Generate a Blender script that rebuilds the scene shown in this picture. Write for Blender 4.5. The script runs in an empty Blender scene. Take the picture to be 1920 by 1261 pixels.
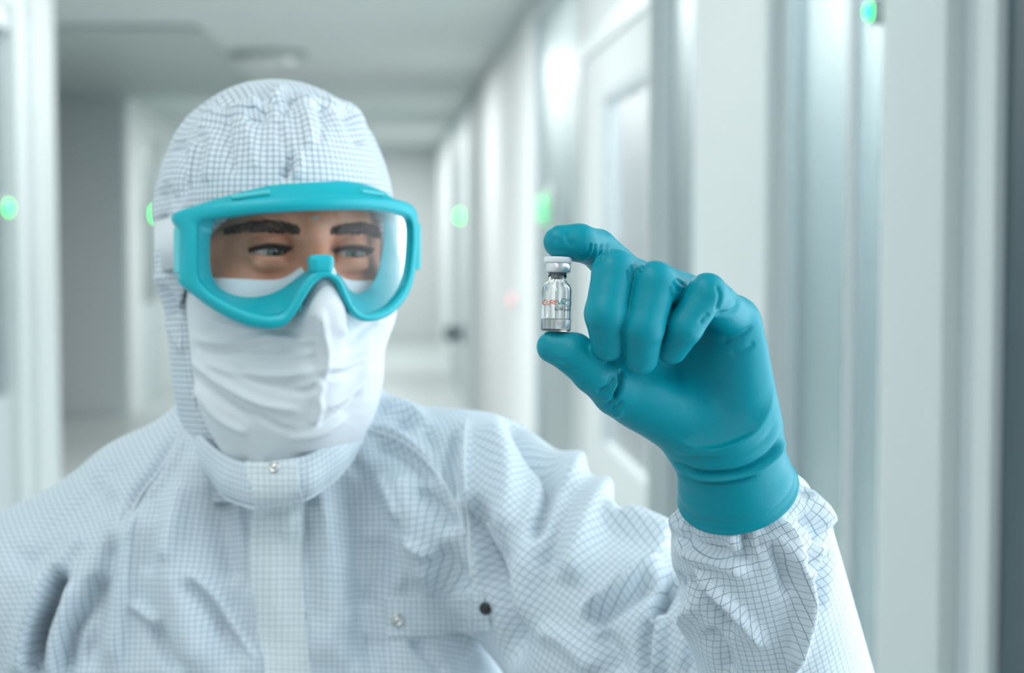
import bpy, bmesh, math, random
import numpy as np
from mathutils import Vector, Matrix, Euler
from mathutils.bvhtree import BVHTree

random.seed(7); np.random.seed(7)
SC = bpy.context.scene
COL = SC.collection

# ------------------------------------------------------------------ camera, world, lights, exposure
F = 3453.0                      # focal length in pixels of the 1920x1261 frame
CAM_H = 1.65
YAW = math.atan((960 - 730) / F)      # corridor axis lies left of the optical axis
PITCH = math.atan((630.5 - 420) / F)  # camera looks slightly down
cam_data = bpy.data.cameras.new('camera')
cam = bpy.data.objects.new('camera', cam_data); COL.objects.link(cam)
cam.location = (0, 0, CAM_H)
cam.rotation_euler = (math.pi / 2 - PITCH, 0, -YAW)
cam_data.sensor_width = 36.0
cam_data.lens = F / 1920 * 36
cam_data.clip_start = 0.02
cam_data.dof.use_dof = True
cam_data.dof.focus_distance = 0.965
cam_data.dof.aperture_fstop = cam_data.lens / 9.0
SC.camera = cam

world = bpy.data.worlds.new('world'); SC.world = world; world.use_nodes = True
world.node_tree.nodes['Background'].inputs[0].default_value = (0.72, 0.88, 1.0, 1)
world.node_tree.nodes['Background'].inputs[1].default_value = 0.36

SC.view_settings.view_transform = 'Standard'
SC.view_settings.look = 'None'
SC.view_settings.gamma = 1.0
SC.view_settings.use_curve_mapping = False
SC.view_settings.exposure = 0.0
SC.cycles.max_bounces = 9
SC.cycles.transparent_max_bounces = 10
SC.cycles.use_adaptive_sampling = True
SC.cycles.adaptive_threshold = 0.03

def area(name, loc, target, sx, sy, power, col=(1, 1, 1)):
    l = bpy.data.lights.new(name, 'AREA'); l.shape = 'RECTANGLE'
    l.size = sx; l.size_y = sy; l.energy = power; l.color = col
    o = bpy.data.objects.new(name, l); COL.objects.link(o)
    o.location = loc
    o.rotation_euler = (Vector(target) - Vector(loc)).to_track_quat('-Z', 'Y').to_euler()
    return o
# key light from the right, through an unseen window added beside the camera
area('window_daylight', (0.95, 0.88, 1.66), (0.0, 0.88, 1.60), 1.9, 1.6, 29, (0.92, 0.975, 1.0))
# ceiling luminaires of the corridor, all unseen; the farthest added to light the end wall
for k, (y, p) in enumerate(((-1.6, 13), (0.45, 9), (3.4, 12.5), (5.6, 22), (8.6, 28), (12.5, 48), (17, 58), (22, 62), (25, 40))):
    area('ceiling_luminaire', (-0.45 if y < 5 else -0.35, y, 2.70), (-0.45 if y < 5 else -0.35, y, 0), 0.6, 1.2, p, (0.965, 1.0, 0.99))
# the lit rooms behind the glass on both sides
for y, p in ((3.0, 140), (5.4, 85), (8.5, 70), (13.0, 70)):
    area('side_room_luminaire', (2.0, y, 2.66), (2.0, y, 0), 1.2, 1.6, p, (0.95, 1.0, 1.0))
area('side_room_luminaire', (-2.4, 5.0, 2.66), (-2.4, 5.0, 0), 1.2, 1.6, 36, (0.95, 1.0, 0.97))
area('ceiling_luminaire', (-2.0, 9.0, 2.70), (-2.0, 9.0, 0), 0.6, 1.2, 130, (0.965, 1.0, 1.0))  # added lamp, brightens the cross wall and ceiling of the recess

# ------------------------------------------------------------------ frames: view millimetres <-> world metres
ROT = np.array(Euler((-PITCH, 0, 0)).to_matrix())
ROT = np.array(Matrix.Rotation(-YAW, 3, 'Z')) @ np.array(Matrix.Rotation(-PITCH, 3, 'X'))
CAMW = np.array([0, 0, CAM_H])
def P(px, py, d):                # a point d millimetres in front of the camera
    return np.array([(px - 960) / F * d, d, (630.5 - py) / F * d])
def to_world(v):
    return (np.asarray(v, float) @ ROT.T) / 1000.0 + CAMW
def to_view(w):
    return ((np.asarray(w, float) - CAMW) @ ROT) * 1000.0
def to_px(v):
    return 960 + F * v[:, 0] / v[:, 1], 630.5 - F * v[:, 2] / v[:, 1]

# ------------------------------------------------------------------ materials
def mat(name, col, rough=0.5, **kw):
    m = bpy.data.materials.new(name); m.use_nodes = True
    b = m.node_tree.nodes['Principled BSDF']
    b.inputs['Base Color'].default_value = (*col, 1)
    b.inputs['Roughness'].default_value = rough
    for k, v in kw.items():
        b.inputs[k.replace('_', ' ')].default_value = v
    return m
def nd(m, t, **kw):
    n = m.node_tree.nodes.new(t)
    for k, v in kw.items(): setattr(n, k, v)
    return n
def add_noise_bump(m, scale, strength, dist=0.001, detail=3, coord='Object', stretch=(1, 1, 1)):
    nt = m.node_tree; b = nt.nodes['Principled BSDF']
    tc = nd(m, 'ShaderNodeTexCoord'); mp = nd(m, 'ShaderNodeMapping'); mp.inputs['Scale'].default_value = stretch
    nz = nd(m, 'ShaderNodeTexNoise'); nz.inputs['Scale'].default_value = scale; nz.inputs['Detail'].default_value = detail
    bp = nd(m, 'ShaderNodeBump'); bp.inputs['Strength'].default_value = strength; bp.inputs['Distance'].default_value = dist
    nt.links.new(tc.outputs[coord], mp.inputs[0]); nt.links.new(mp.outputs[0], nz.inputs['Vector'])
    nt.links.new(nz.outputs['Fac'], bp.inputs['Height']); nt.links.new(bp.outputs[0], b.inputs['Normal'])
    return m
def noise_tint(m, c1, c2, scale, lo=0.35, hi=0.65, detail=3, stretch=(1, 1, 1)):
    nt = m.node_tree; b = nt.nodes['Principled BSDF']
    tc = nd(m, 'ShaderNodeTexCoord'); mp = nd(m, 'ShaderNodeMapping'); mp.inputs['Scale'].default_value = stretch
    nz = nd(m, 'ShaderNodeTexNoise'); nz.inputs['Scale'].default_value = scale; nz.inputs['Detail'].default_value = detail
    cr = nd(m, 'ShaderNodeValToRGB')
    cr.color_ramp.elements[0].position = lo; cr.color_ramp.elements[0].color = (*c1, 1)
    cr.color_ramp.elements[1].position = hi; cr.color_ramp.elements[1].color = (*c2, 1)
    nt.links.new(tc.outputs['Object'], mp.inputs[0]); nt.links.new(mp.outputs[0], nz.inputs['Vector'])
    nt.links.new(nz.outputs['Fac'], cr.inputs[0]); nt.links.new(cr.outputs[0], b.inputs['Base Color'])
    return m
def grid_cloth(name, base, line, width=0.075, rough=0.75, pitch=3.9, strength=1.0):
    """white woven cloth with a carbon-thread grid that follows the cloth's own coordinates (attribute grid_uv, mm)"""
    m = mat(name, base, rough); nt = m.node_tree; b = nt.nodes['Principled BSDF']
    at = nd(m, 'ShaderNodeAttribute', attribute_name='grid_uv')
    sp = nd(m, 'ShaderNodeSeparateXYZ'); nt.links.new(at.outputs['Vector'], sp.inputs[0])
    outs = []
    for ax in (0, 1):
        d = nd(m, 'ShaderNodeMath', operation='DIVIDE'); d.inputs[1].default_value = pitch
        nt.links.new(sp.outputs[ax], d.inputs[0])
        f = nd(m, 'ShaderNodeMath', operation='PINGPONG'); f.inputs[1].default_value = 0.5
        nt.links.new(d.outputs[0], f.inputs[0])
        l = nd(m, 'ShaderNodeMapRange'); l.inputs['From Min'].default_value = width * 0.35; l.inputs['From Max'].default_value = width
        l.inputs['To Min'].default_value = strength; l.inputs['To Max'].default_value = 0.0
        nt.links.new(f.outputs[0], l.inputs['Value']); outs.append(l)
    mx = nd(m, 'ShaderNodeMath', operation='MAXIMUM')
    nt.links.new(outs[0].outputs[0], mx.inputs[0]); nt.links.new(outs[1].outputs[0], mx.inputs[1])
    mix = nd(m, 'ShaderNodeMix', data_type='RGBA')
    mix.inputs['A'].default_value = (*base, 1); mix.inputs['B'].default_value = (*line, 1)
    nt.links.new(mx.outputs[0], mix.inputs['Factor']); nt.links.new(mix.outputs['Result'], b.inputs['Base Color'])
    tc = nd(m, 'ShaderNodeTexCoord')
    nz = nd(m, 'ShaderNodeTexNoise'); nz.inputs['Scale'].default_value = 28; nz.inputs['Detail'].default_value = 4
    nz.inputs['Distortion'].default_value = 0.6
    bp = nd(m, 'ShaderNodeBump'); bp.inputs['Strength'].default_value = 0.45; bp.inputs['Distance'].default_value = 0.006
    nt.links.new(tc.outputs['Object'], nz.inputs['Vector'])
    nt.links.new(nz.outputs['Fac'], bp.inputs['Height']); nt.links.new(bp.outputs[0], b.inputs['Normal'])
    b.inputs['Sheen Weight'].default_value = 0.15
    return m
def thin_glass(name, tint, gloss_col=(1, 1, 1), ior=1.45, rough=0.02):
    m = bpy.data.materials.new(name); m.use_nodes = True; nt = m.node_tree
    for n in list(nt.nodes):
        if n.type != 'OUTPUT_MATERIAL': nt.nodes.remove(n)
    out = [n for n in nt.nodes if n.type == 'OUTPUT_MATERIAL'][0]
    tr = nd(m, 'ShaderNodeBsdfTransparent'); tr.inputs[0].default_value = (*tint, 1)
    gl = nd(m, 'ShaderNodeBsdfGlossy'); gl.inputs['Color'].default_value = (*gloss_col, 1); gl.inputs['Roughness'].default_value = rough
    fr = nd(m, 'ShaderNodeFresnel'); fr.inputs['IOR'].default_value = ior
    mx = nd(m, 'ShaderNodeMixShader')
    nt.links.new(fr.outputs[0], mx.inputs[0]); nt.links.new(tr.outputs[0], mx.inputs[1]); nt.links.new(gl.outputs[0], mx.inputs[2])
    nt.links.new(mx.outputs[0], out.inputs['Surface'])
    return m
def emit(name, col, s):
    m = bpy.data.materials.new(name); m.use_nodes = True; nt = m.node_tree
    b = nt.nodes['Principled BSDF']; b.inputs['Base Color'].default_value = (*col, 1)
    b.inputs['Emission Color'].default_value = (*col, 1); b.inputs['Emission Strength'].default_value = s
    return m

M = {}
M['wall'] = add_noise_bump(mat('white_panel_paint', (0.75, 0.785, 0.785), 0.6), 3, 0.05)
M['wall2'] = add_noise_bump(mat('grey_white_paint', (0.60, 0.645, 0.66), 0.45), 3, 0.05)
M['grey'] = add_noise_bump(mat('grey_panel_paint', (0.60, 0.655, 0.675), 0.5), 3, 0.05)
M['ceil'] = add_noise_bump(mat('ceiling_paint', (0.60, 0.65, 0.645), 0.5), 4, 0.05)
M['soffit'] = add_noise_bump(mat('soffit_paint', (0.42, 0.48, 0.47), 0.5), 4, 0.05)  # darker grey for the recess ceiling's painted shade; also the diffuser's outer ring
M['floor'] = noise_tint(mat('vinyl_floor', (0.5, 0.55, 0.55), 0.3), (0.46, 0.51, 0.51), (0.54, 0.58, 0.58), 6)
M['gasket'] = add_noise_bump(mat('dark_gasket', (0.05, 0.09, 0.11), 0.5), 20, 0.1)
M['alu'] = add_noise_bump(mat('frame_aluminium', (0.62, 0.67, 0.68), 0.35, Metallic=0.2), 20, 0.05)
M['pane'] = thin_glass('tinted_pane', (0.88, 0.915, 0.935), (0.95, 1.0, 1.0), 1.7, 0.35)
M['pane_clear'] = thin_glass('clear_pane', (0.95, 0.98, 1.0), (1, 1, 1), 1.3, 0.3)
M['green_led'] = emit('green_led', (0.0, 1.0, 0.10), 9)
M['green_led_dim'] = emit('green_led_dim', (0.25, 0.9, 0.45), 0.5)
M['red_led'] = emit('red_led', (1.0, 0.45, 0.5), 0.55)
M['led_case'] = add_noise_bump(mat('grey_plastic', (0.6, 0.65, 0.65), 0.4), 40, 0.05)
M['cloth'] = grid_cloth('white_grid_cloth', (0.72, 0.80, 0.86), (0.20, 0.30, 0.38), width=0.066, strength=0.88)
M['cloth_hood'] = grid_cloth('white_grid_hood_cloth', (0.76, 0.82, 0.86), (0.14, 0.24, 0.34), width=0.10)
M['cloth_band'] = grid_cloth('white_collar_cloth', (0.80, 0.87, 0.90), (0.45, 0.55, 0.60))
M['mask'] = add_noise_bump(mat('white_mask_cloth', (0.80, 0.83, 0.86), 0.8), 45, 0.35, 0.004, 4, stretch=(0.6, 0.6, 2.2))
M['mask_net'] = grid_cloth('grey_grid_ear_panel', (0.55, 0.58, 0.63), (0.25, 0.28, 0.34), width=0.2)
M['glove'] = mat('teal_nitrile', (0.0, 0.29, 0.37), 0.42, Specular_IOR_Level=0.25)
M['goggle'] = add_noise_bump(mat('turquoise_plastic', (0.0, 0.46, 0.54), 0.42), 60, 0.04)
M['goggle_dark'] = add_noise_bump(mat('turquoise_rubber', (0.0, 0.36, 0.45), 0.5), 60, 0.04)
M['strap'] = add_noise_bump(mat('turquoise_strap', (0.10, 0.62, 0.66), 0.5), 200, 0.2)
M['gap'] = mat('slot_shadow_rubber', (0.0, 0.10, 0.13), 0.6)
M['lens'] = thin_glass('goggle_lens', (0.95, 0.98, 0.99), (1, 1, 1), 1.31, 0.03)
M['skin'] = noise_tint(mat('skin', (0.60, 0.30, 0.19), 0.5, Subsurface_Weight=0.15, Subsurface_Radius=(0.01, 0.004, 0.002)), (0.56, 0.23, 0.13), (0.68, 0.31, 0.20), 60)
M['brow'] = noise_tint(mat('brown_hair', (0.05, 0.03, 0.02), 0.6), (0.04, 0.022, 0.015), (0.09, 0.05, 0.035), 300)
M['sclera'] = noise_tint(mat('eye_white', (0.7, 0.66, 0.62), 0.15), (0.42, 0.36, 0.33), (0.52, 0.46, 0.43), 200)  # whites kept dark throughout: shadow around the eye is put into the colour
M['iris'] = noise_tint(mat('green_grey_iris', (0.10, 0.13, 0.10), 0.1), (0.05, 0.08, 0.06), (0.16, 0.20, 0.15), 700)
M['pupil'] = mat('pupil', (0.004, 0.004, 0.004), 0.05)
M['metal'] = add_noise_bump(mat('snap_metal', (0.72, 0.72, 0.70), 0.25, Metallic=0.9), 300, 0.05)
M['snap_dark'] = add_noise_bump(mat('dark_snap_socket', (0.06, 0.06, 0.06), 0.3, Metallic=0.7), 300, 0.05)
M['thread'] = mat('white_thread', (0.78, 0.84, 0.87), 0.8)
M['boot'] = add_noise_bump(mat('white_boot', (0.7, 0.74, 0.76), 0.6), 30, 0.1)
M['cap'] = add_noise_bump(mat('white_cap_plastic', (0.84, 0.85, 0.88), 0.35), 300, 0.03)
M['crimp'] = add_noise_bump(mat('aluminium_crimp', (0.78, 0.79, 0.81), 0.33, Metallic=0.75), 400, 0.06)
M['stopper'] = add_noise_bump(mat('grey_stopper', (0.28, 0.31, 0.33), 0.6), 300, 0.05)
M['glass'] = mat('vial_glass', (1, 1, 1), 0.0, Transmission_Weight=1.0, IOR=1.46)
M['powder'] = mat('clear_vaccine', (0.97, 0.98, 0.99), 0.2, Transmission_Weight=0.88, IOR=1.34)
M['orange'] = mat('orange_print', (0.90, 0.11, 0.005), 0.5)
M['teal_print'] = mat('teal_print', (0.02, 0.30, 0.36), 0.5)
M['black_print'] = mat('black_print', (0.01, 0.012, 0.015), 0.5)
def teal_glove_detail(m):
    nt = m.node_tree; b = nt.nodes['Principled BSDF']
    tc = nd(m, 'ShaderNodeTexCoord')
    nz = nd(m, 'ShaderNodeTexNoise'); nz.inputs['Scale'].default_value = 1300; nz.inputs['Detail'].default_value = 2
    n2 = nd(m, 'ShaderNodeTexNoise'); n2.inputs['Scale'].default_value = 45; n2.inputs['Detail'].default_value = 3
    ad = nd(m, 'ShaderNodeMath', operation='MULTIPLY_ADD'); ad.inputs[1].default_value = 5.0
    bp = nd(m, 'ShaderNodeBump'); bp.inputs['Strength'].default_value = 0.35; bp.inputs['Distance'].default_value = 0.00025
    nt.links.new(tc.outputs['Object'], nz.inputs['Vector']); nt.links.new(tc.outputs['Object'], n2.inputs['Vector'])
    nt.links.new(n2.outputs['Fac'], ad.inputs[0]); nt.links.new(nz.outputs['Fac'], ad.inputs[2])
    nt.links.new(ad.outputs[0], bp.inputs['Height']); nt.links.new(bp.outputs[0], b.inputs['Normal'])
teal_glove_detail(M['glove'])

# ------------------------------------------------------------------ object helpers
def link(name, me, m, parent=None):
    o = bpy.data.objects.new(name, me); COL.objects.link(o)
    if m is not None: me.materials.append(m)
    if parent is not None: o.parent = parent
    return o
def tag(o, label=None, cat=None, group=None, kind=None):
    if label: o['label'] = label
    if cat: o['category'] = cat
    if group: o['group'] = group
    if kind: o['kind'] = kind
    return o
def obj_view(name, v, f, m, parent=None, smooth=True, uv=None):
    """mesh from view-millimetre vertices; world metres in the mesh"""
    me = bpy.data.meshes.new(name)
    w = to_world(v)
    me.from_pydata([], [], [])
    f = [list(map(int, q)) for q in f] if not isinstance(f, np.ndarray) else f
    if isinstance(f, np.ndarray):
        n = f.shape[1]
        me.vertices.add(len(w)); me.vertices.foreach_set('co', w.astype(np.float32).ravel())
        me.loops.add(f.size); me.loops.foreach_set('vertex_index', f.astype(np.int32).ravel())
        me.polygons.add(len(f)); me.polygons.foreach_set('loop_start', (np.arange(len(f)) * n).astype(np.int32))
        me.update(calc_edges=True); me.validate()
    else:
        me.from_pydata([tuple(p) for p in w], [], f); me.update()
    if smooth:
        me.polygons.foreach_set('use_smooth', np.ones(len(me.polygons), dtype=bool))
    if uv is not None and len(me.vertices) == len(uv):
        a = me.attributes.new('grid_uv', 'FLOAT_VECTOR', 'POINT')
        a.data.foreach_set('vector', np.column_stack([uv, np.zeros(len(uv))]).astype(np.float32).ravel())
    return link(name, me, m, parent)

def box_mesh(lo, hi, bevel=0.0):
    bm = bmesh.new()
    bmesh.ops.create_cube(bm, size=1.0)
    lo, hi = Vector(lo), Vector(hi)
    for v in bm.verts:
        v.co = Vector([lo[i] + (v.co[i] + 0.5) * (hi[i] - lo[i]) for i in range(3)])
    if bevel > 0:
        bmesh.ops.bevel(bm, geom=list(bm.edges), offset=bevel, segments=2, affect='EDGES', profile=0.5)
    return bm
def bm_obj(name, bm, m, parent=None, smooth=False):
    me = bpy.data.meshes.new(name); bm.to_mesh(me); bm.free()
    if smooth: me.polygons.foreach_set('use_smooth', np.ones(len(me.polygons), dtype=bool))
    return link(name, me, m, parent)
def box(name, lo, hi, m, parent=None, bevel=0.004):
    return bm_obj(name, box_mesh(lo, hi, bevel), m, parent)

# ------------------------------------------------------------------ signed distance modelling
def nrm(v):
    v = np.asarray(v, float); return v / np.linalg.norm(v)
def cone(p, a, b, r1, r2):
    a = np.asarray(a, np.float32); ba = np.asarray(b, np.float32) - a
    q = p - a
    h = np.clip((q @ ba) / float(ba @ ba), 0, 1)
    return np.linalg.norm(q - h[:, None] * ba, axis=1) - (r1 + (r2 - r1) * h)
def chain(p, pts, rs, k=3.0):
    d = None
    for i in range(len(pts) - 1):
        e = cone(p, pts[i], pts[i + 1], rs[i], rs[i + 1])
        d = e if d is None else smin(d, e, k)
    return d
def ball(p, c, r):
    return np.linalg.norm(p - np.asarray(c, np.float32), axis=1) - r
def ellip(p, c, r):
    r = np.asarray(r, np.float32)
    q = p - np.asarray(c, np.float32)
    k0 = np.linalg.norm(q / r, axis=1); k1 = np.linalg.norm(q / (r * r), axis=1) + 1e-9
    return k0 * (k0 - 1.0) / k1
def smin(a, b, k):
    h = np.maximum(k - np.abs(a - b), 0) / k
    return np.minimum(a, b) - h * h * k * 0.25
def smax(a, b, k): return -smin(-a, -b, k)
def ax(lo, hi, h): return np.arange(lo, hi + h, h)
def ax_var(segs):
    out = [segs[0][0]]
    for lo, hi, h in segs:
        n = max(1, int(round((hi - lo) / h)))
        out += list(lo + (hi - lo) * (np.arange(n) + 1) / n)
    return np.array(out)

def nets(f, xs, ys, zs, B=10, slack=1.7, smooth=1):
    nx, ny, nz = len(xs), len(ys), len(zs)
    def blocks(a):
        return [(i, min(i + B, len(a))) for i in range(0, len(a), B)]
    bx, by, bz = blocks(xs), blocks(ys), blocks(zs)
    def ch(a, b):
        c = np.array([(a[i] + a[j - 1]) / 2 for i, j in b]); hh = np.array([(a[min(j, len(a) - 1)] - a[i]) / 2 + 1 for i, j in b]); return c, hh
    (cx, hx), (cy, hy), (cz, hz) = ch(xs, bx), ch(ys, by), ch(zs, bz)
    G = np.stack(np.meshgrid(cx, cy, cz, indexing='ij'), -1).reshape(-1, 3).astype(np.float32)
    H = np.stack(np.meshgrid(hx, hy, hz, indexing='ij'), -1).reshape(-1, 3)
    dc = f(G); rad = np.linalg.norm(H, axis=1) * slack
    D = np.empty((nx, ny, nz), np.float32)
    act = np.abs(dc) < rad
    nb = (len(bx), len(by), len(bz))
    X, Y, Z = (np.asarray(a, np.float32) for a in (xs, ys, zs))
    pend = []; cnt = 0
    def flush():
        nonlocal pend, cnt
        if not pend: return
        pts = np.concatenate([q[1] for q in pend]); d = f(pts); o = 0
        for sl, q in pend:
            n = len(q); D[sl] = d[o:o + n].reshape(D[sl].shape); o += n
        pend = []; cnt = 0
    for t in range(len(dc)):
        i, j, k = np.unravel_index(t, nb)
        sl = (slice(*bx[i]), slice(*by[j]), slice(*bz[k]))
        if not act[t]:
            D[sl] = 50.0 if dc[t] > 0 else -50.0
        else:
            g = np.stack(np.meshgrid(X[sl[0]], Y[sl[1]], Z[sl[2]], indexing='ij'), -1).reshape(-1, 3)
            pend.append((sl, g)); cnt += len(g)
            if cnt > 400000: flush()
    flush()
    S = D < 0
    c = [S[i:nx - 1 + i, j:ny - 1 + j, k:nz - 1 + k] for i in (0, 1) for j in (0, 1) for k in (0, 1)]
    s = sum(x.astype(np.int8) for x in c)
    I, J, K = np.nonzero((s > 0) & (s < 8))
    acc = np.zeros((len(I), 3)); n = np.zeros(len(I))
    cor = [(i, j, k) for i in (0, 1) for j in (0, 1) for k in (0, 1)]
    for a in range(8):
        for b in range(a + 1, 8):
            ca, cb = np.array(cor[a]), np.array(cor[b])
            if np.abs(ca - cb).sum() != 1: continue
            va = D[I + ca[0], J + ca[1], K + ca[2]]; vb = D[I + cb[0], J + cb[1], K + cb[2]]
            x = (va < 0) != (vb < 0)
            t = np.where(x, va / np.where(x, va - vb, 1), 0)
            acc += np.where(x[:, None], ca + (cb - ca) * t[:, None], 0); n += x
    q = acc / n[:, None] + np.column_stack([I, J, K])
    V = np.column_stack([np.interp(q[:, i], np.arange(len(a)), a) for i, a in enumerate((xs, ys, zs))])
    idx = np.full((nx - 1, ny - 1, nz - 1), -1, np.int64); idx[I, J, K] = np.arange(len(I))
    faces = []
    for axis in range(3):
        sl0 = [slice(None)] * 3; sl1 = [slice(None)] * 3
        sl0[axis] = slice(0, -1); sl1[axis] = slice(1, None)
        A, Bq = S[tuple(sl0)], S[tuple(sl1)]
        e = np.nonzero(A != Bq)
        u, v = (axis + 1) % 3, (axis + 2) % 3
        e = np.array(e)
        lim = [nx, ny, nz]
        ok = (e[u] > 0) & (e[u] < lim[u] - 1) & (e[v] > 0) & (e[v] < lim[v] - 1)
        e = e[:, ok]; ins = A[tuple(e)]
        quad = []
        for du, dv in ((-1, -1), (0, -1), (0, 0), (-1, 0)):
            g = e.copy(); g[u] += du; g[v] += dv
            quad.append(idx[tuple(g)])
        quad = np.stack(quad, 1)
        quad[~ins] = quad[~ins][:, ::-1]
        faces.append(quad)
    Fq = np.concatenate(faces)
    Fq = Fq[(Fq >= 0).all(1)]
    for _ in range(smooth): V = laplace(V, Fq, 0.5)
    return V, Fq
def laplace(V, Fq, lam):
    n = len(V); acc = np.zeros((n, 3)); cnt = np.zeros(n)
    m = Fq.shape[1]
    for a in range(m):
        i, j = Fq[:, a], Fq[:, (a + 1) % m]
        for t in range(3):
            acc[:, t] += np.bincount(i, V[j, t], n) + np.bincount(j, V[i, t], n)
        cnt += np.bincount(i, minlength=n) + np.bincount(j, minlength=n)
    return V + lam * (acc / np.maximum(cnt, 1)[:, None] - V)
def normals(V, Fq):
    a = V[Fq[:, 2]] - V[Fq[:, 0]]; b = V[Fq[:, 3 % Fq.shape[1]]] - V[Fq[:, 1]]
    fn = np.cross(a, b); N = np.zeros_like(V)
    for c in range(Fq.shape[1]):
        for t in range(3): N[:, t] += np.bincount(Fq[:, c], fn[:, t], len(V))
    return N / np.maximum(np.linalg.norm(N, axis=1), 1e-9)[:, None]
def submesh(V, Fq, keep, extra=None):
    f = Fq[keep]; u, inv = np.unique(f, return_inverse=True)
    return V[u], inv.reshape(f.shape), u
def polydist(px, py, pts):
    """distance, signed side and position along a polyline for many points"""
    best = np.full(len(px), 1e9); side = np.zeros(len(px)); along = np.zeros(len(px))
    L = [0]
    for a, b in zip(pts[:-1], pts[1:]): L.append(L[-1] + math.dist(a, b))
    for k, (a, b) in enumerate(zip(pts[:-1], pts[1:])):
        dx, dy = b[0] - a[0], b[1] - a[1]; l2 = dx * dx + dy * dy + 1e-9
        h = np.clip(((px - a[0]) * dx + (py - a[1]) * dy) / l2, 0, 1)
        ex, ey = px - a[0] - h * dx, py - a[1] - h * dy
        d = np.hypot(ex, ey); s = np.sign(dx * ey - dy * ex)
        m = d < best
        best[m] = d[m]; side[m] = s[m]; along[m] = (L[k] + h[m] * math.sqrt(l2)) / L[-1]
    return best, side, along
def curve_pts(pts, n=6):
    """Catmull-Rom through the points, so that a crease runs in a smooth curve"""
    p = [np.array(q, float) for q in pts]
    p = [2 * p[0] - p[1]] + p + [2 * p[-1] - p[-2]]
    out = []
    for i in range(1, len(p) - 2):
        for t in np.arange(n) / n:
            out.append(0.5 * (2 * p[i] + (p[i + 1] - p[i - 1]) * t + (2 * p[i - 1] - 5 * p[i] + 4 * p[i + 1] - p[i + 2]) * t * t + (3 * p[i] - p[i - 1] - 3 * p[i + 1] + p[i + 2]) * t ** 3))
    out.append(p[-2])
    return [tuple(q) for q in out]
def crease(V, Fq, folds, gain=1.0):
    """pull folds into cloth: each fold is (polyline as seen from the front, width, height in mm[, 'step'])"""
    N = normals(V, Fq); px, py = to_px(V)
    view = -V / np.linalg.norm(V, axis=1)[:, None]
    facing = np.clip((N * view).sum(1) * 3.0 + 0.35, 0, 1)
    disp = np.zeros(len(V))
    for fo in folds:
        pts, w, amp = curve_pts(fo[0]), fo[1], fo[2]
        kind = fo[3] if len(fo) > 3 else 'soft'
        R = w * 4
        xs = [q[0] for q in pts]; ys = [q[1] for q in pts]
        m = np.nonzero((px > min(xs) - R) & (px < max(xs) + R) & (py > min(ys) - R) & (py < max(ys) + R) & (facing > 0))[0]
        if not len(m): continue
        d, s, al = polydist(px[m], py[m], pts)
        taper = np.clip(np.minimum(al, 1 - al) * 5 + 0.15, 0, 1); taper = taper * taper * (3 - 2 * taper)
        if kind == 'soft': g = np.exp(-(d / w) ** 2)
        elif kind == 'sharp': g = np.exp(-np.abs(d) / w)
        elif kind == 'step':
            sd = d * s; g = np.where(sd > 0, np.exp(-(sd / (2.2 * w)) ** 1.5), np.exp(-(sd / (0.35 * w)) ** 2))
        disp[m] += gain * amp * g * taper * facing[m]
    return V + N * disp[:, None]

# ------------------------------------------------------------------ the corridor
XR, XL, HC = 0.69, -1.15, 2.75
VPX, VPY = 730, 420
def yr(px, x=XR): return F * x / (px - VPX)       # distance along the right wall seen at that column
def zr(py, y): return CAM_H + (VPY - py) / F * y
def struct(o): o['kind'] = 'structure'; return o

struct(box('floor', (-3.2, -3.0, -0.06), (3.4, 27.2, 0.0), M['floor'], bevel=0))
struct(box('ceiling', (-3.2, -3.0, HC), (3.4, 27.2, HC + 0.08), M['ceil'], bevel=0))
struct(box('wall_end', (-3.2, 27.0, 0), (3.4, 27.2, HC), M['wall'], bevel=0))

def right_wall():
    w = bpy.data.objects.new('wall_right', None); COL.objects.link(w); w['kind'] = 'structure'; w.location = (XR, 0, 0)
    def part(name, y0, y1, z0, z1, m, x0=0.0, x1=0.08, parent=None, bevel=0.004):
        o = bm_obj(name, box_mesh((x0, y0, z0), (x1, y1, z1), bevel), m, parent or w)
        return o
    zt = HC
    # beside the camera: sill, head and end pier around the unseen window added for the key light
    part('sill_panel', -3.0, 1.93, 0, 0.75, M['wall']); part('head_panel', -3.0, 1.93, 2.55, zt, M['wall'])
    part('end_panel', -3.0, -1.0, 0.75, 2.55, M['wall'])
    part('gasket', 1.93, 2.035, 0, zt, M['gasket'], 0.0, 0.05)
    part('trim_strip', 2.035, 2.10, 0, zt, M['wall'], -0.012, 0.08)
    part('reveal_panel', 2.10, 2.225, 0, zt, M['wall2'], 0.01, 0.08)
    part('panel', 2.225, 2.515, 0, zt, M['wall'], -0.012, 0.08)
    part('panel', yr(1452), yr(1312), 0, zt, M['wall'], -0.012, 0.10)
    part('panel', yr(1000), yr(893), 0, zt, M['wall'], 0.0, 0.08)
    part('panel', 15.6, 21.0, 0, zt, M['wall2'], 0.0, 0.08)
    part('panel', 21.0, 27.0, 0, zt, M['wall'], 0.0, 0.08)
    part('gasket', yr(893), 15.6, 0, zt, M['grey'], 0.02, 0.08)
    # transom panels above the glazing
    for y0, y1 in ((2.515, yr(1452)), (yr(1312), yr(1228)), (yr(1078), yr(1000))):
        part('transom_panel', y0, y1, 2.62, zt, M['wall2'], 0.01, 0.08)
        part('plinth', y0, y1, 0, 0.10, M['alu'], 0.01, 0.08)
        part('mullion', y0, y0 + 0.035, 0.10, 2.62, M['alu'], 0.015, 0.075)
        part('mullion', y1 - 0.035, y1, 0.10, 2.62, M['alu'], 0.015, 0.075)
    part('mullion', 2.83, 2.88, 0.10, 2.62, M['wall2'], 0.03, 0.08)
    return w
right_wall()
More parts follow.
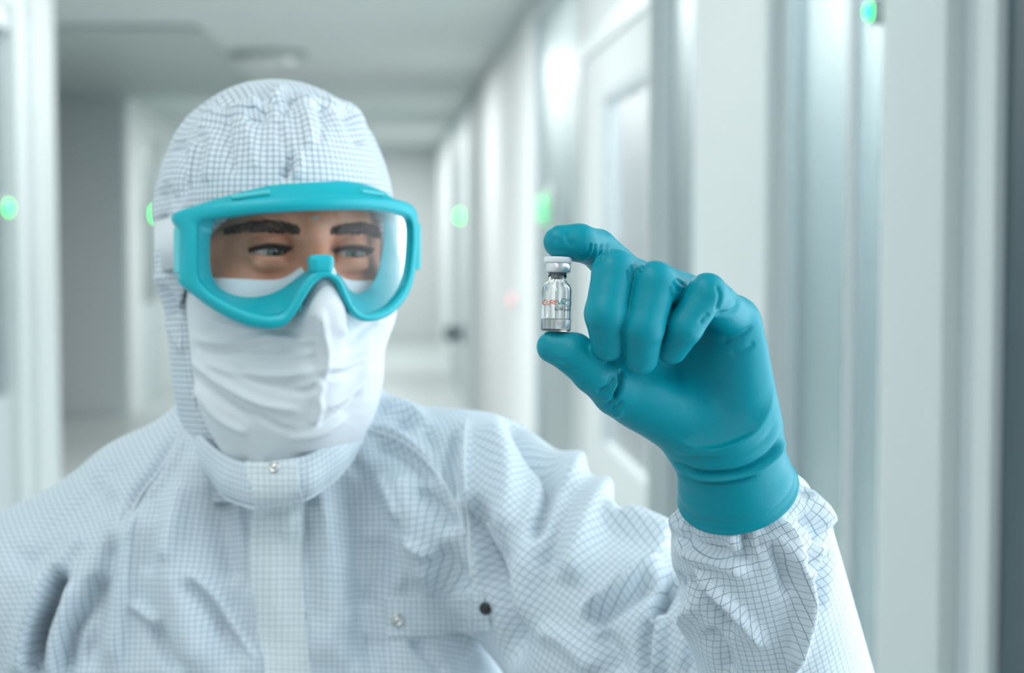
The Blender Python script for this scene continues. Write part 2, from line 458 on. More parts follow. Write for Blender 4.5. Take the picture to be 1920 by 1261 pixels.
def window(n, y0, y1, z0, z1, x=XR + 0.04, m='pane'):
    o = box('window_%d' % n, (x, y0, z0), (x + 0.012, y1, z1), M[m], bevel=0.001); struct(o); return o
window(1, 2.55, yr(1452) - 0.035, 0.10, 2.62)
window(2, yr(1312) + 0.035, yr(1228) - 0.035, 0.10, 2.62)
window(3, yr(1078) + 0.035, yr(1000) - 0.035, 0.10, 2.62)
def added_near_window():  # unseen frame and panes, added as the source of the key light
    w = bpy.data.objects.new('window_4', None); COL.objects.link(w); struct(w); w.location = (XR, 0, 0)
    for y in (-1.0, 0.42, 1.87):
        bm_obj('mullion', box_mesh((0.0, y, 0.75), (0.07, y + 0.06, 2.55), 0.004), M['alu'], w)
    for z in (0.75, 2.49):
        bm_obj('rail', box_mesh((0.0, -1.0, z), (0.07, 1.93, z + 0.06), 0.004), M['alu'], w)
    for y0, y1 in ((-0.94, 0.42), (0.48, 1.87)):
        bm_obj('pane', box_mesh((0.03, y0, 0.81), (0.038, y1, 2.49), 0.001), M['pane_clear'], w)
added_near_window()
def door_right():
    y0, y1 = yr(1226), yr(1080)
    d = bpy.data.objects.new('door_1', None); COL.objects.link(d); struct(d); d.location = (XR, 0, 0)
    def part(name, a, b, z0, z1, m, x0, x1): return bm_obj(name, box_mesh((x0, a, z0), (x1, b, z1), 0.005), m, d)
    zt = 2.07; wy0, wy1 = yr(1221), yr(1132)
    part('door_frame', y0, y0 + 0.03, 0, 2.30, M['alu'], -0.01, 0.09)
    part('door_frame', y1 - 0.25, y1, 0, 2.30, M['alu'], -0.01, 0.09)
    part('door_frame', y0 + 0.03, y1 - 0.25, 2.22, 2.30, M['alu'], -0.01, 0.09)
    part('transom', y0, y1, 2.30, HC, M['wall2'], 0.0, 0.08)
    lf = part('door_leaf', wy1, y1 - 0.25, 0.02, 2.22, M['wall'], 0.0, 0.05)
    part('door_leaf', wy0, wy1, zt, 2.22, M['wall'], 0.0, 0.05)
    part('door_leaf', wy0, wy1, 0.02, 0.95, M['wall'], 0.0, 0.05)
    part('door_leaf', y0 + 0.03, wy0, 0.02, 2.22, M['wall'], 0.0, 0.05)
    part('glazing_bead', wy1 - 0.05, wy1, 0.95, zt, M['grey'], -0.004, 0.03)
    part('glazing_bead', wy0, wy1 - 0.05, zt - 0.03, zt, M['grey'], -0.004, 0.03)
    part('pane', wy0, wy1 - 0.05, 0.95, zt - 0.03, M['pane_clear'], 0.02, 0.03)
door_right()
# bright rooms behind the glazing on the right
struct(box('wall_side_room', (3.2, 1.9, 0), (3.3, 27, HC), M['wall'], bevel=0))
for i, y in enumerate((2.2, 4.3, 6.95, 11.0)):
    struct(box('partition_%d' % (i + 1), (XR + 0.10, y - 0.04, 0), (3.2, y + 0.04, HC), M['wall2'] if i != 1 else M['wall'], bevel=0.004))

def left_wall():
    w = bpy.data.objects.new('wall_left', None); COL.objects.link(w); struct(w); w.location = (XL, 0, 0)
    def yl(px): return F * -XL / (VPX - px)
    def part(name, y0, y1, z0, z1, m, x0=-0.10, x1=0.0): return bm_obj(name, box_mesh((x0, y0, z0), (x1, y1, z1), 0.004), m, w)
    part('panel', -3.0, 4.2, 0, HC, M['wall'])
    part('panel', yl(70), yl(108), 0, HC, M['wall'], -0.16, 0.02)
    part('window_frame', yl(46), yl(70), 0, 2.32, M['wall'], -0.10, 0.005)
    part('head_panel', 4.2, yl(70), 2.32, HC, M['wall'], -0.10, 0.0)
    part('window_frame', 4.2, yl(46), 2.24, 2.32, M['wall2'], -0.06, -0.01)
    part('gasket', yl(64), yl(68), 0, 2.34, M['grey'], -0.02, 0.012)
    part('sill_panel', 4.2, yl(46), 0, 1.12, M['grey'], -0.08, -0.02)
    part('pane', 4.2, yl(46), 1.12, 2.24, M['pane'], -0.05, -0.04)
    # the corridor widens behind the pier; a cross wall closes the recess, then the far stretch
    x = -2.25
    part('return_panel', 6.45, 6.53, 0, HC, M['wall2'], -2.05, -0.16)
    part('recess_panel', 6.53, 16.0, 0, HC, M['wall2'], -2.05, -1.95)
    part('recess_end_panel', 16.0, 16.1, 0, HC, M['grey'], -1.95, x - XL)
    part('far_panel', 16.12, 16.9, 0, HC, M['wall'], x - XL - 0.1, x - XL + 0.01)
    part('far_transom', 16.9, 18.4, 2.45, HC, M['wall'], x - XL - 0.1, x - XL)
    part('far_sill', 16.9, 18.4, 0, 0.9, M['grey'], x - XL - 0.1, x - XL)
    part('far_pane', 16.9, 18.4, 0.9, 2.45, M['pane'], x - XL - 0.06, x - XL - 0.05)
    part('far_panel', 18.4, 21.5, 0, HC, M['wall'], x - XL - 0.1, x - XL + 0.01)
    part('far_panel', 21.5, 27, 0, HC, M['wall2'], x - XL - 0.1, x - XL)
left_wall()
struct(box('trim_1', (-3.1, 10.4, HC - 0.03), (-1.05, 16.0, HC), M['soffit'], bevel=0.01))  # thin slab whose darker colour paints in the dimness of the recess ceiling
struct(box('wall_back_room', (-3.2, 4.0, 0), (-3.1, 27, HC), M['wall2'], bevel=0))

def lamp_disc(name, px, py, wall_x, r, m, label, side):
    y = F * abs(wall_x) / abs(px - VPX); z = zr(py, y)
    t = bpy.data.objects.new(name, None); COL.objects.link(t); t.location = (wall_x, y, z)
    t.rotation_euler = (0, math.radians(-90 if side > 0 else 90), 0)
    bm = bmesh.new()
    bmesh.ops.create_cone(bm, cap_ends=True, segments=24, radius1=r * 1.7, radius2=r * 1.5, depth=0.02, matrix=Matrix.Translation((0, 0, 0.01)))
    bm_obj('housing', bm, M['led_case'], t, True)
    bm = bmesh.new()
    bmesh.ops.create_uvsphere(bm, u_segments=20, v_segments=10, radius=r)
    for v in bm.verts: v.co.z = max(v.co.z, 0) * 0.7 + 0.019
    bm_obj('lamp_lens', bm, M[m], t, True)
    tag(t, label, 'indicator lamp', 'green door indicator lamps' if 'green' in m else None)
lamp_disc('indicator_lamp', 1664, 20, XR, 0.012, 'green_led', 'green indicator lamp high on the wall near the top right corner', 1)
lamp_disc('indicator_lamp', 868, 405, XR, 0.05, 'green_led', 'green indicator lamp on far right wall between goggles and hand', 1)
lamp_disc('indicator_lamp', 292, 401, -2.24, 0.06, 'green_led', 'bright green indicator lamp beside the left edge of the hood', -1)
lamp_disc('indicator_lamp', 17, 390, XL - 0.01, 0.02, 'green_led', 'green indicator lamp at the left edge of the picture', -1)
lamp_disc('indicator_lamp', 1036, 392, XR, 0.07, 'green_led_dim', 'dim wide green indicator lamp just above the raised index finger', 1)
lamp_disc('indicator_lamp', 968, 562, XR, 0.035, 'red_led', 'faint pink indicator lamp on the white panel left of the vial', 1)

def wall_knob():
    y = yr(868); z = zr(625, y)
    bm = bmesh.new()
    prof = [(0, 0.0), (0.10, 0.0), (0.10, 0.02), (0.045, 0.03), (0.04, 0.08), (0.075, 0.10), (0.085, 0.14), (0.06, 0.17), (0, 0.175)]
    n = 20; rows = []
    for r, h in prof:
        rows.append([bm.verts.new((-h, r * math.cos(2 * math.pi * k / n), r * math.sin(2 * math.pi * k / n))) for k in range(n)])
    for a, b in zip(rows[:-1], rows[1:]):
        for k in range(n): bm.faces.new((a[k], a[(k + 1) % n], b[(k + 1) % n], b[k]))
    bmesh.ops.remove_doubles(bm, verts=bm.verts, dist=1e-5); bmesh.ops.recalc_face_normals(bm, faces=bm.faces)
    o = bm_obj('door_knob', bm, M['gasket'], None, True); o.location = (XR, y, z)
    tag(o, 'small dark door knob on the blurred far right wall', 'door knob')
wall_knob()
def diffuser():
    y = 1.10 * F / (VPY - 104); x = (510 - VPX) / F * y
    t = bpy.data.objects.new('ceiling_diffuser', None); COL.objects.link(t); t.location = (x, y, HC)
    tag(t, 'round pale diffuser in the grey ceiling above the hood', 'ceiling diffuser')
    n = 40
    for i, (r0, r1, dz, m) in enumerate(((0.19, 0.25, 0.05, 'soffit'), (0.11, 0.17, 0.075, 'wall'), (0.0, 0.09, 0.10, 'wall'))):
        bm = bmesh.new()
        prof = [(r0, 0.0), (r1, 0.0), (r1, -dz * 0.6), (r0 * 0.9 + 0.01, -dz)]
        rows = [[bm.verts.new((max(r, 0.001) * math.cos(2 * math.pi * k / n), max(r, 0.001) * math.sin(2 * math.pi * k / n), h)) for k in range(n)] for r, h in prof]
        rows.append(rows[0])
        for a, b in zip(rows[:-1], rows[1:]):
            for k in range(n): bm.faces.new((a[k], a[(k + 1) % n], b[(k + 1) % n], b[k]))
        bmesh.ops.recalc_face_normals(bm, faces=bm.faces)
        bm_obj(['outer_ring', 'inner_ring', 'centre_cone'][i], bm, M[m], t, True)
diffuser()

# ------------------------------------------------------------------ the person: skeleton positions (view millimetres)
TH = math.radians(22)
HX = np.array([math.cos(TH), math.sin(TH), 0]); HY = np.array([math.sin(TH), -math.cos(TH), 0]); HZ = np.array([0, 0, 1.0])
HC0 = P(515, 400, 1285)
HM = np.stack([HX, HY, HZ])                     # rows: head axes
def hl(x, y, z): return HC0 + x * HX + y * HY + z * HZ
def to_head(p): return (p - HC0.astype(p.dtype)) @ HM.T.astype(p.dtype)
W = P(1362, 838, 1000)                          # wrist
FA = nrm((0.26, 0.57, -0.78))                   # forearm direction, wrist to elbow
RIM = W + FA * 34
E = W + FA * 255
S_L = P(890, 952, 1300)                         # shoulder of the raised arm
S_R = P(88, 1125, 1310); E_R = P(10, 1760, 1330); W_R = P(30, 2350, 1290)
NECK = P(520, 820, 1325)
TC = P(482, 1100, 1335)                         # chest axis
wTC = to_world(TC)
def wv(dx, dy, z): return to_view(np.array([wTC[0] + dx, wTC[1] + dy, z]))

# ------------------------------------------------------------------ raised hand (teal glove)
def hand_sdf(p, grow=0.0):
    I_ = [P(1215, 560, 1018), P(1120, 466, 990), P(1086, 455, 970), P(1050, 453, 968)]
    Mi = [P(1265, 560, 1010), P(1152, 510, 950), P(1137, 588, 943), P(1141, 644, 953)]
    Ri = [P(1322, 575, 1003), P(1228, 531, 947), P(1207, 612, 943), P(1202, 670, 955)]
    Pi = [P(1378, 604, 992), P(1326, 549, 950), P(1284, 613, 948), P(1260, 654, 958)]
    Th = [P(1158, 732, 978), P(1113, 697, 967), P(1076, 663, 965), P(1037, 650, 968)]
    fi = chain(p, I_, [13, 10.3, 9.8, 8.8], 2)
    fm = chain(p, Mi, [13, 11.5, 11.2, 9.2], 2)
    fr = chain(p, Ri, [13, 11.2, 10.7, 9.0], 2)
    fp = chain(p, Pi, [12.5, 10.0, 9.4, 8.0], 2)
    ft = chain(p, Th, [13, 11.2, 10.9, 8.7], 2)
    wr = W
    palm = cone(p, I_[0], P(1318, 825, 1004), 14, 17)
    for q, e, r1, r2 in ((Mi[0], P(1345, 832, 1003), 14, 18), (Ri[0], P(1372, 838, 1003), 13.5, 18), (Pi[0], P(1402, 836, 1001), 12.5, 17)):
        palm = smin(palm, cone(p, q, e, r1, r2), 14)
    palm = smin(palm, cone(p, P(1385, 660, 990), P(1398, 790, 992), 13, 17), 12)
    palm = smin(palm, cone(p, Th[0], P(1290, 795, 994), 13, 19), 12)
    palm = smin(palm, cone(p, P(1205, 585, 1012), P(1190, 735, 992), 12, 14), 12)
    palm = smin(palm, cone(p, P(1168, 692, 984), P(1205, 640, 1002), 10, 12), 10)
    prox = chain(p, I_[:2], [13, 10.3])
    for q, r in ((Mi, (13, 11.5)), (Ri, (13, 11.2)), (Pi, (12.5, 10.0))):
        prox = np.minimum(prox, cone(p, q[0], q[0] + (q[1] - q[0]) * 0.45, r[0], r[1]))
    d = smin(palm, prox, 7)
    for fg in (fi, fm, fr, fp): d = smin(d, fg, 0.9)
    d = smin(d, ft, 3.5)
    return d
def glove_sdf(p):
    d = hand_sdf(p)
    s = (p - W.astype(np.float32)) @ FA.astype(np.float32)
    q = p - W.astype(np.float32) - s[:, None] * FA.astype(np.float32)
    # the wrist is wider than deep; the cuff is round
    sx = q[:, 0]; rr = np.linalg.norm(q, axis=1)
    rad = np.interp(s, [-25, -8, 4, 12, 20, 30, 40], [26, 27.2, 28.2, 29.6, 31.6, 33.0, 33.2])
    rad = rad - 0.7 * np.exp(-((s - 26.0) / 1.3) ** 2)
    tube = np.maximum(rr - rad, -s - 22)
    tube = smax(tube, s - 34, 2.0)
    d = smin(d, tube, 9)
    bead = np.sqrt((rr - 32.8) ** 2 + (s - 32.5) ** 2) - 1.5
    d = smin(d, bead, 1.0)
    # the cuff is a hollow sleeve end
    hollow = np.maximum(rr - 30.2, -(s - 22.0))
    d = smax(d, -hollow, 1.0)
    return d
def glove():
    lo = np.array([1, 900, -120]); hi = np.array([165, 1060, 62])
    V, Fq = nets(glove_sdf, ax(8, 160, 0.8), ax(905, 1062, 0.8), ax(-118, 64, 0.8), smooth=2)
    folds = []
    sh = 'sharp'
    # bunched rubber where the thumb leaves the palm
    folds += [([(1164, 690), (1163, 722), (1150, 752)], 4, -3.2), ([(1152, 700), (1138, 725), (1117, 738)], 4, -1.3), ([(1157, 712), (1146, 738), (1128, 752)], 4, 1.2),
              ([(1160, 728), (1150, 750), (1136, 762)], 3.5, -1.5), ([(1120, 735), (1142, 728)], 4, -0.8), ([(1145, 768), (1160, 760), (1166, 750)], 3.5, -1.4),
              ([(1168, 770), (1158, 778), (1148, 776)], 4, 1.0), ([(1050, 686), (1068, 692), (1085, 690)], 3, -0.6), ([(1040, 672), (1062, 680)], 3, -0.5)]
    # thumb pad flattened under the vial
    # wrist rings
    folds += [([(1262, 862), (1300, 884), (1350, 888), (1400, 878), (1445, 850), (1470, 812)], 4, -3.6), ([(1264, 874), (1300, 893), (1350, 897), (1405, 886), (1452, 857), (1478, 815)], 4.5, 2.8),
              ([(1266, 884), (1310, 902), (1360, 905), (1420, 892)], 5, -2.6), ([(1262, 848), (1310, 862), (1370, 858), (1430, 828), (1455, 790)], 6, -0.9),
              ([(1262, 842), (1300, 852), (1350, 846)], 5, 0.8), ([(1290, 835), (1350, 832), (1420, 800)], 7, -0.7)]
    # knuckle folds of the curled fingers
    for x0, y0, x1, y1 in ((1183, 497, 1192, 520), (1190, 493, 1200, 514), (1197, 490, 1206, 506), (1176, 505, 1182, 528)):
        folds.append(([(x0, y0), (x1, y1)], 3, -1.0))
    for x0, y0, x1, y1 in ((1256, 536, 1262, 560), (1262, 528, 1275, 548), (1268, 522, 1284, 536)):
        folds.append(([(x0, y0), (x1, y1)], 3, -1.0))
    folds += [([(1343, 533), (1350, 556), (1342, 585)], 4, -1.3), ([(1330, 588), (1318, 597), (1312, 608)], 4, -1.0), ([(1376, 543), (1384, 565), (1372, 584), (1340, 592)], 4, -1.8),
              ([(1413, 610), (1385, 628), (1352, 640)], 5, -1.4), ([(1416, 640), (1395, 655), (1368, 662)], 6, -0.9)]
    # index finger: skin of the glove gathered inside the bend
    for k, (a, b, c) in enumerate((((1096, 492), (1112, 480), (1118, 456)), ((1102, 497), (1122, 484), (1130, 455)), ((1110, 498), (1132, 482), (1140, 452)), ((1092, 486), (1104, 474), (1108, 455)))):
        folds.append(([a, b, c], 3, -1.1))
    folds += [([(1062, 436), (1066, 452), (1076, 462)], 6, -0.8), ([(1040, 445), (1056, 460)], 6, -0.5)]
    V = crease(V, Fq, folds)
    return V, Fq
gV, gF = glove()

# ------------------------------------------------------------------ body under the clothing (one continuous mesh, face showing)
EYE = [(-26.0, 79, -30.0), (29.5, 79, -30.0)]
def head_sdf(p):
    q = to_head(p)
    d = ellip(q, (0, 0, 0), (73, 94, 87))
    d = smin(d, ellip(q, (0, 30, -62), (60, 60, 82)), 22)
    d = smin(d, cone(q, (-30, 82, -11), (34, 82, -11), 9.5, 9.5), 14)
    d = smin(d, cone(q, (2, 90, -20), (2, 108, -60), 6.5, 10), 12)
    for sx in (-1, 1):
        d = smin(d, ball(q, (2 + sx * 37, 62, -60), 22), 18)
    for ex, ey, ez in EYE:
        d = smax(d, -ball(q, (ex, ey + 13, ez - 1), 14.5), 7)
    for ex, ey, ez in EYE:
        e = q - np.array((ex, ey, ez), np.float32)
        lid = np.linalg.norm(e, axis=1) - 14.2
        u = e[:, 0] / 14.0
        up = 2.4 * (1 - u * u) - 0.6; dn = -3.3 * (1 - u * u) - 0.6
        slit = np.maximum(e[:, 2] - up, dn - e[:, 2])
        lid = np.maximum(lid, -np.maximum(slit, -e[:, 1]))
        d = smin(d, lid, 3.0)
        d = np.maximum(d, -(np.linalg.norm(e, axis=1) - 12.0))
        bag = cone(q, (ex - 9, ey + 9.5, ez - 9.5), (ex + 9, ey + 9.0, ez - 9.5), 1.7, 1.7)
        d = smin(d, bag, 8)
    return d
def body_sdf(p):
    d = head_sdf(p)
    d = smin(d, cone(p, hl(0, -12, -70), NECK + np.array([0, 6, -30]), 48, 50), 25)
    f = np.float32
    tors = ellip(p, TC + np.array([0, 12, -90]), (112, 66, 200))
    tors = smin(tors, cone(p, P(433, 945, 1345), S_R, 34, 32), 40)
    tors = smin(tors, cone(p, P(640, 930, 1345), S_L + np.array([0, 12, 8]), 34, 26), 30)
    d = smin(d, tors, 30)
    d = smin(d, cone(p, S_L + np.array([0, 12, 8]), E, 25, 27), 10); d = smin(d, cone(p, E, W, 28, 21), 10)
    d = smin(d, cone(p, S_R, E_R, 32, 29), 15); d = smin(d, cone(p, E_R, W_R, 29, 22), 10)
    hip = wv(0, 0.02, 0.95)
    d = smin(d, ellip(p, hip, (140, 95, 130)), 60)
    for sx in (-1, 1):
        d = smin(d, cone(p, wv(sx * 0.085, 0.02, 0.92), wv(sx * 0.10, 0.01, 0.50), 76, 54), 20)
        d = smin(d, cone(p, wv(sx * 0.10, 0.01, 0.50), wv(sx * 0.105, 0.03, 0.09), 52, 36), 12)
        d = smin(d, cone(p, wv(sx * 0.105, 0.04, 0.06), wv(sx * 0.12, -0.11, 0.04), 34, 28), 12)
    d = smin(d, hand_sdf(p) + 4.0, 3.0)
    # the other hand, hanging relaxed
    d = smin(d, relaxed_hand(p) + 3.0, 4.0)
    return d
def relaxed_hand(p):
    """a hand hanging at the side: palm, four bent fingers of different lengths and a thumb"""
    o = W_R; dn = nrm(W_R - E_R); sd = np.array([0.25, -0.95, 0.0]); sd = nrm(sd - dn * (sd @ dn)); inn = np.cross(dn, sd)
    if inn[0] < 0: inn = -inn
    d = None
    for k, (off, L) in enumerate(((26, 72), (9, 80), (-8, 75), (-24, 60))):
        a = o + dn * 12 + sd * off * 0.55; b = o + dn * 88 + sd * off
        m = cone(p, a, b, 15, 11.5)
        c1 = b + dn * L * 0.45 + inn * 8; c2 = c1 + dn * L * 0.3 + inn * 12; c3 = c2 + dn * L * 0.15 + inn * 12
        fg = chain(p, [b, c1, c2, c3], [11, 10, 9.3, 8], 4)
        m = smin(m, fg, 4)
        d = m if d is None else smin(d, m, 6 if k < 4 else 3)
    th = chain(p, [o + dn * 22 + sd * 18 + inn * 6, o + dn * 62 + sd * 46 + inn * 18, o + dn * 92 + sd * 52 + inn * 26], [15, 12, 9], 5)
    return smin(d, th, 8)

person_base = wTC.copy(); person_base[2] = 0
person = None
def body():
    global person
    gl = to_view(np.array([[0, 1.3, 0.0]]))[0]
    zlo = -1850
    xs = ax_var([(-470, -262, 8), (-262, -62, 1.5), (-62, 60, 5), (60, 230, 5)])
    ys = ax_var([(900, 1150, 6), (1150, 1240, 1.5), (1240, 1500, 6)])
    zs = ax_var([(-1800, -260, 10), (-260, -5, 5), (-5, 105, 1.3), (105, 200, 4)])
    V, Fq = nets(body_sdf, xs, ys, zs, smooth=2)
    person = obj_view('person', V, Fq, M['skin'])
    tag(person, 'person in white gridded cleanroom coverall, hood, mask and turquoise goggles holding up a vial', 'person')
    return V, Fq
bV, bF = body()
def child(name, v, f, m, smooth=True, uv=None, parent=None):
    return obj_view(name, v, f, m, parent or person, smooth, uv)

glove_o = child('glove', gV, gF, M['glove']); glove_o['label'] = 'teal nitrile glove pinching the vial'
# second glove (hanging hand, below the frame)
def glove_two():
    o = W_R
    V, Fq = nets(lambda p: smin(relaxed_hand(p), cone(p, W_R - nrm(W_R - E_R) * 30, W_R + nrm(W_R - E_R) * 25, 34, 26), 10),
                 ax(o[0] - 75, o[0] + 120, 3), ax(o[1] - 110, o[1] + 90, 3), ax(o[2] - 210, o[2] + 75, 3))
    child('glove', V, Fq, M['glove'])
glove_two()

# eyes
def eye(c):
    c3 = hl(*c); gaze = nrm(P(1000, 560, 1000) - c3)
    up = np.array([0, 0, 1.0]); sx = nrm(np.cross(gaze, up)); uy = np.cross(sx, gaze)
    def cap(R, ang, n=20, m=28, lift=0.0):
        v = [c3 + gaze * (R + lift)]; f = []
        for i in range(1, n + 1):
            t = ang * i / n
            for k in range(m):
                a = 2 * math.pi * k / m
                v.append(c3 + gaze * (R * math.cos(t) + lift) + (sx * math.cos(a) + uy * math.sin(a)) * R * math.sin(t))
        for k in range(m): f.append([0, 1 + (k + 1) % m, 1 + k])
        for i in range(n - 1):
            for k in range(m):
                a, b = 1 + i * m + k, 1 + i * m + (k + 1) % m
                f.append([a, b, b + m, a + m])
        return np.array(v), f
    v, f = cap(12.1, math.pi * 0.98); e = child('eyeball', v, f, M['sclera'])
    v, f = cap(12.25, 0.56, 8); child('iris', v, f, M['iris'], parent=e)
    v, f = cap(12.35, 0.24, 5); child('pupil', v, f, M['pupil'], parent=e)
for c in EYE: eye(c)

# eyebrows: short hairs rooted on the brow ridge
def eyebrow(sx):
    bvh = BVHTree.FromPolygons([tuple(p) for p in bV], [tuple(map(int, q)) for q in bF[np.isin(np.arange(len(bF)), np.nonzero((bV[bF[:, 0], 2] > 0) & (bV[bF[:, 0], 1] < 1260))[0])]])
    rng = random.Random(3 + sx)
    v, f = [], []
    for k in range(420):
        u = rng.random()
        x = 2 + sx * (10 + 42 * u); z = -18.0 + 4.0 * math.sin(u * 2.4) - 1.5 * u + rng.uniform(-1, 1) * (1.8 + 2.2 * math.sin(min(1, u * 1.6) * 1.57) - 3.2 * max(0, u - .45))
        o = Vector(hl(x, 140, z)); r = bvh.ray_cast(o, Vector(-HY))
        if r[0] is None: continue
        b = np.array(r[0]); n = np.array(r[1])
        if n @ HY < 0: n = -n
        dirv = nrm(HX * sx * (0.5 + 0.7 * u) + HZ * (0.75 - 1.0 * u + rng.uniform(-.2, .2)) + n * 0.25)
        t = nrm(np.cross(dirv, n)); L = rng.uniform(3.5, 6)
        base = len(v)
        v += [b - t * 0.55, b + t * 0.55, b + n * 0.7, b + dirv * L]
        f += [[base, base + 1, base + 3], [base + 1, base + 2, base + 3], [base + 2, base, base + 3]]
    child('eyebrow', np.array(v), f, M['brow'], False)
eyebrow(-1); eyebrow(1)
def lashes(c, sx):
    v, f = [], []
    for k in range(60):
        u = -1 + 2 * k / 59; x = 13.0 * u
        z = 2.4 * (1 - u * u) - 0.8; y = math.sqrt(max(14.4 ** 2 - x * x - z * z, 1))
        b = hl(c[0] + x, c[1] + y - 0.6, c[2] + z)
        d = nrm(HY * 0.8 + HZ * 0.55 + HX * (0.5 * u)); t = nrm(np.cross(d, HZ))
        n0 = len(v); v += [b - t * 0.5, b + t * 0.5, b + HZ * -0.9, b + d * 6.5]
        f += [[n0, n0 + 1, n0 + 3], [n0 + 1, n0 + 2, n0 + 3], [n0 + 2, n0, n0 + 3]]
    child('eyelashes', np.array(v), f, M['brow'], False)
lashes(EYE[0], -1); lashes(EYE[1], 1)

# ------------------------------------------------------------------ hood
def hood_base(p):
    q = to_head(p)
    d = ellip(q, (0, -2, 0), (82, 103, 93))
    d = smin(d, cone(q, (0, -10, -45), (0, -14, -105), 79, 64), 20)
    d = smin(d, cone(q, (0, -14, -105), (2, -20, -185), 64, 58), 20)
    return d + 3.2 / (1 + np.exp((np.abs(q[:, 2] + 24) - 18) / 2.0))
def hood_sdf(p):
    q = to_head(p)
    d = hood_base(p)
    o = np.maximum(((np.abs(q[:, 0] - 2) / 71.0) ** 2.6 + (np.abs(q[:, 2] + 76) / 84.0) ** 2.6) ** (1 / 2.6) * 71 - 71, 12 - q[:, 1])
    return smax(d, -o, 3.0)
def hood():
    lo = HC0
    V, Fq = nets(hood_sdf, ax(lo[0] - 112, lo[0] + 112, 2.0), ax(lo[1] - 112, lo[1] + 118, 2.0), ax(lo[2] - 200, lo[2] + 104, 2.0), smooth=2)
    fo = [([(372, 262), (395, 228), (450, 205), (520, 196)], 6, 2.6, 'step'), ([(520, 196), (590, 192), (650, 205), (700, 240)], 6, 2.2),
          ([(535, 160), (512, 185), (470, 205)], 8, 2.4), ([(560, 175), (540, 200), (525, 222)], 6, -2.6), ([(505, 185), (490, 215), (460, 225)], 7, -2.4),
          ([(430, 215), (428, 260), (440, 330)], 6, -1.8), ([(372, 262), (360, 310), (352, 350)], 6, 2.4), ([(350, 265), (325, 280), (300, 300)], 5, -2.2),
          ([(340, 270), (345, 330), (330, 380)], 7, -1.8), ([(540, 285), (548, 305), (530, 335)], 6, -3.2), ([(552, 285), (560, 310), (552, 335)], 7, 2.0),
          ([(520, 225), (530, 260), (545, 290)], 7, -1.4), ([(560, 200), (575, 230), (580, 280)], 8, 1.6), ([(600, 195), (605, 230), (600, 270)], 6, -1.5),
          ([(640, 205), (655, 240), (680, 270)], 7, -1.8), ([(690, 230), (712, 280), (722, 340)], 9, -1.6), ([(455, 225), (470, 260), (480, 320)], 9, 1.2),
          ([(400, 240), (398, 290), (385, 345)], 8, 1.4), ([(480, 160), (430, 185), (380, 225)], 10, 1.6), ([(640, 170), (690, 210), (715, 260)], 10, 1.4),
          ([(310, 340), (320, 370), (335, 390)], 6, -1.5), ([(300, 350), (305, 400), (296, 450)], 10, -2.5), ([(296, 460), (305, 500), (300, 540)], 10, 2.0),
          ([(735, 600), (735, 640), (712, 668)], 8, 2.5), ([(300, 540), (320, 560), (330, 600)], 6, -2.0), ([(312, 600), (330, 630), (345, 660)], 7, 1.5)]
    q = to_head(V); ang = np.arctan2(q[:, 0], q[:, 1])
    V = crease(V, Fq, [(a_[0], a_[1] * 1.25, *a_[2:]) for a_ in fo], 2.1)
    # gathers under the crown seam
    N = normals(V, Fq)
    g = np.exp(-((q[:, 2] - 62) / 16) ** 2) * 1.7 * np.sin(ang * 17 + 2 * np.sin(ang * 3)) + np.exp(-((q[:, 2] - 20) / 40) ** 2) * 1.0 * np.sin(ang * 9 + 1.3)
    V = V + N * g[:, None]
    u = ang * 88; v = np.where(q[:, 2] > 60, 60 + np.hypot(q[:, 0], q[:, 1]) * -0.6 + 45, q[:, 2])
    top = q[:, 2] > 66
    uv = np.column_stack([np.where(top, q[:, 0], u), np.where(top, q[:, 1], q[:, 2])])
    ff = Fq; isTop = top[Fq].all(1)
    v1, f1, i1 = submesh(V, ff, ~isTop); h = child('hood', v1, f1, M['cloth_hood'], uv=uv[i1]); h['label'] = 'white gridded fabric hood'
    v2, f2, i2 = submesh(V, ff, isTop); child('crown_panel', v2, f2, M['cloth_hood'], uv=uv[i2], parent=h)
    return h
hood_o = hood()

# ------------------------------------------------------------------ face mask
def mask_sdf(p):
    q = to_head(p)
    d = ellip(q, (0, 30, -62), (67, 68, 88))
    d = smin(d, ellip(q, (1, 40, -112), (58, 60, 50)), 25)
    d = smin(d, cone(q, (3, 109, -46), (3, 114, -67), 9, 11.5), 16)
    d = smin(d, cone(q, (3, 108, -80), (0, 88, -140), 12, 12), 20)
    d = smin(d, cone(q, (0, 34, -135), (0, 8, -190), 52, 44), 25)
    for sx in (-1, 1): d = smin(d, ball(q, (2 + sx * 40, 62, -64), 25), 18)
    top = q[:, 2] + 50.5 - 0.05 * np.abs(q[:, 0]) - 17.0 * np.exp(-((q[:, 0] - 3) / 14) ** 2)
    lim = 14 + np.clip((-118 - q[:, 2]) * 0.55, 0, 60)
    d = smax(d, top, 1.5)
    d = smax(d, lim - q[:, 1], 2.0)
    return d
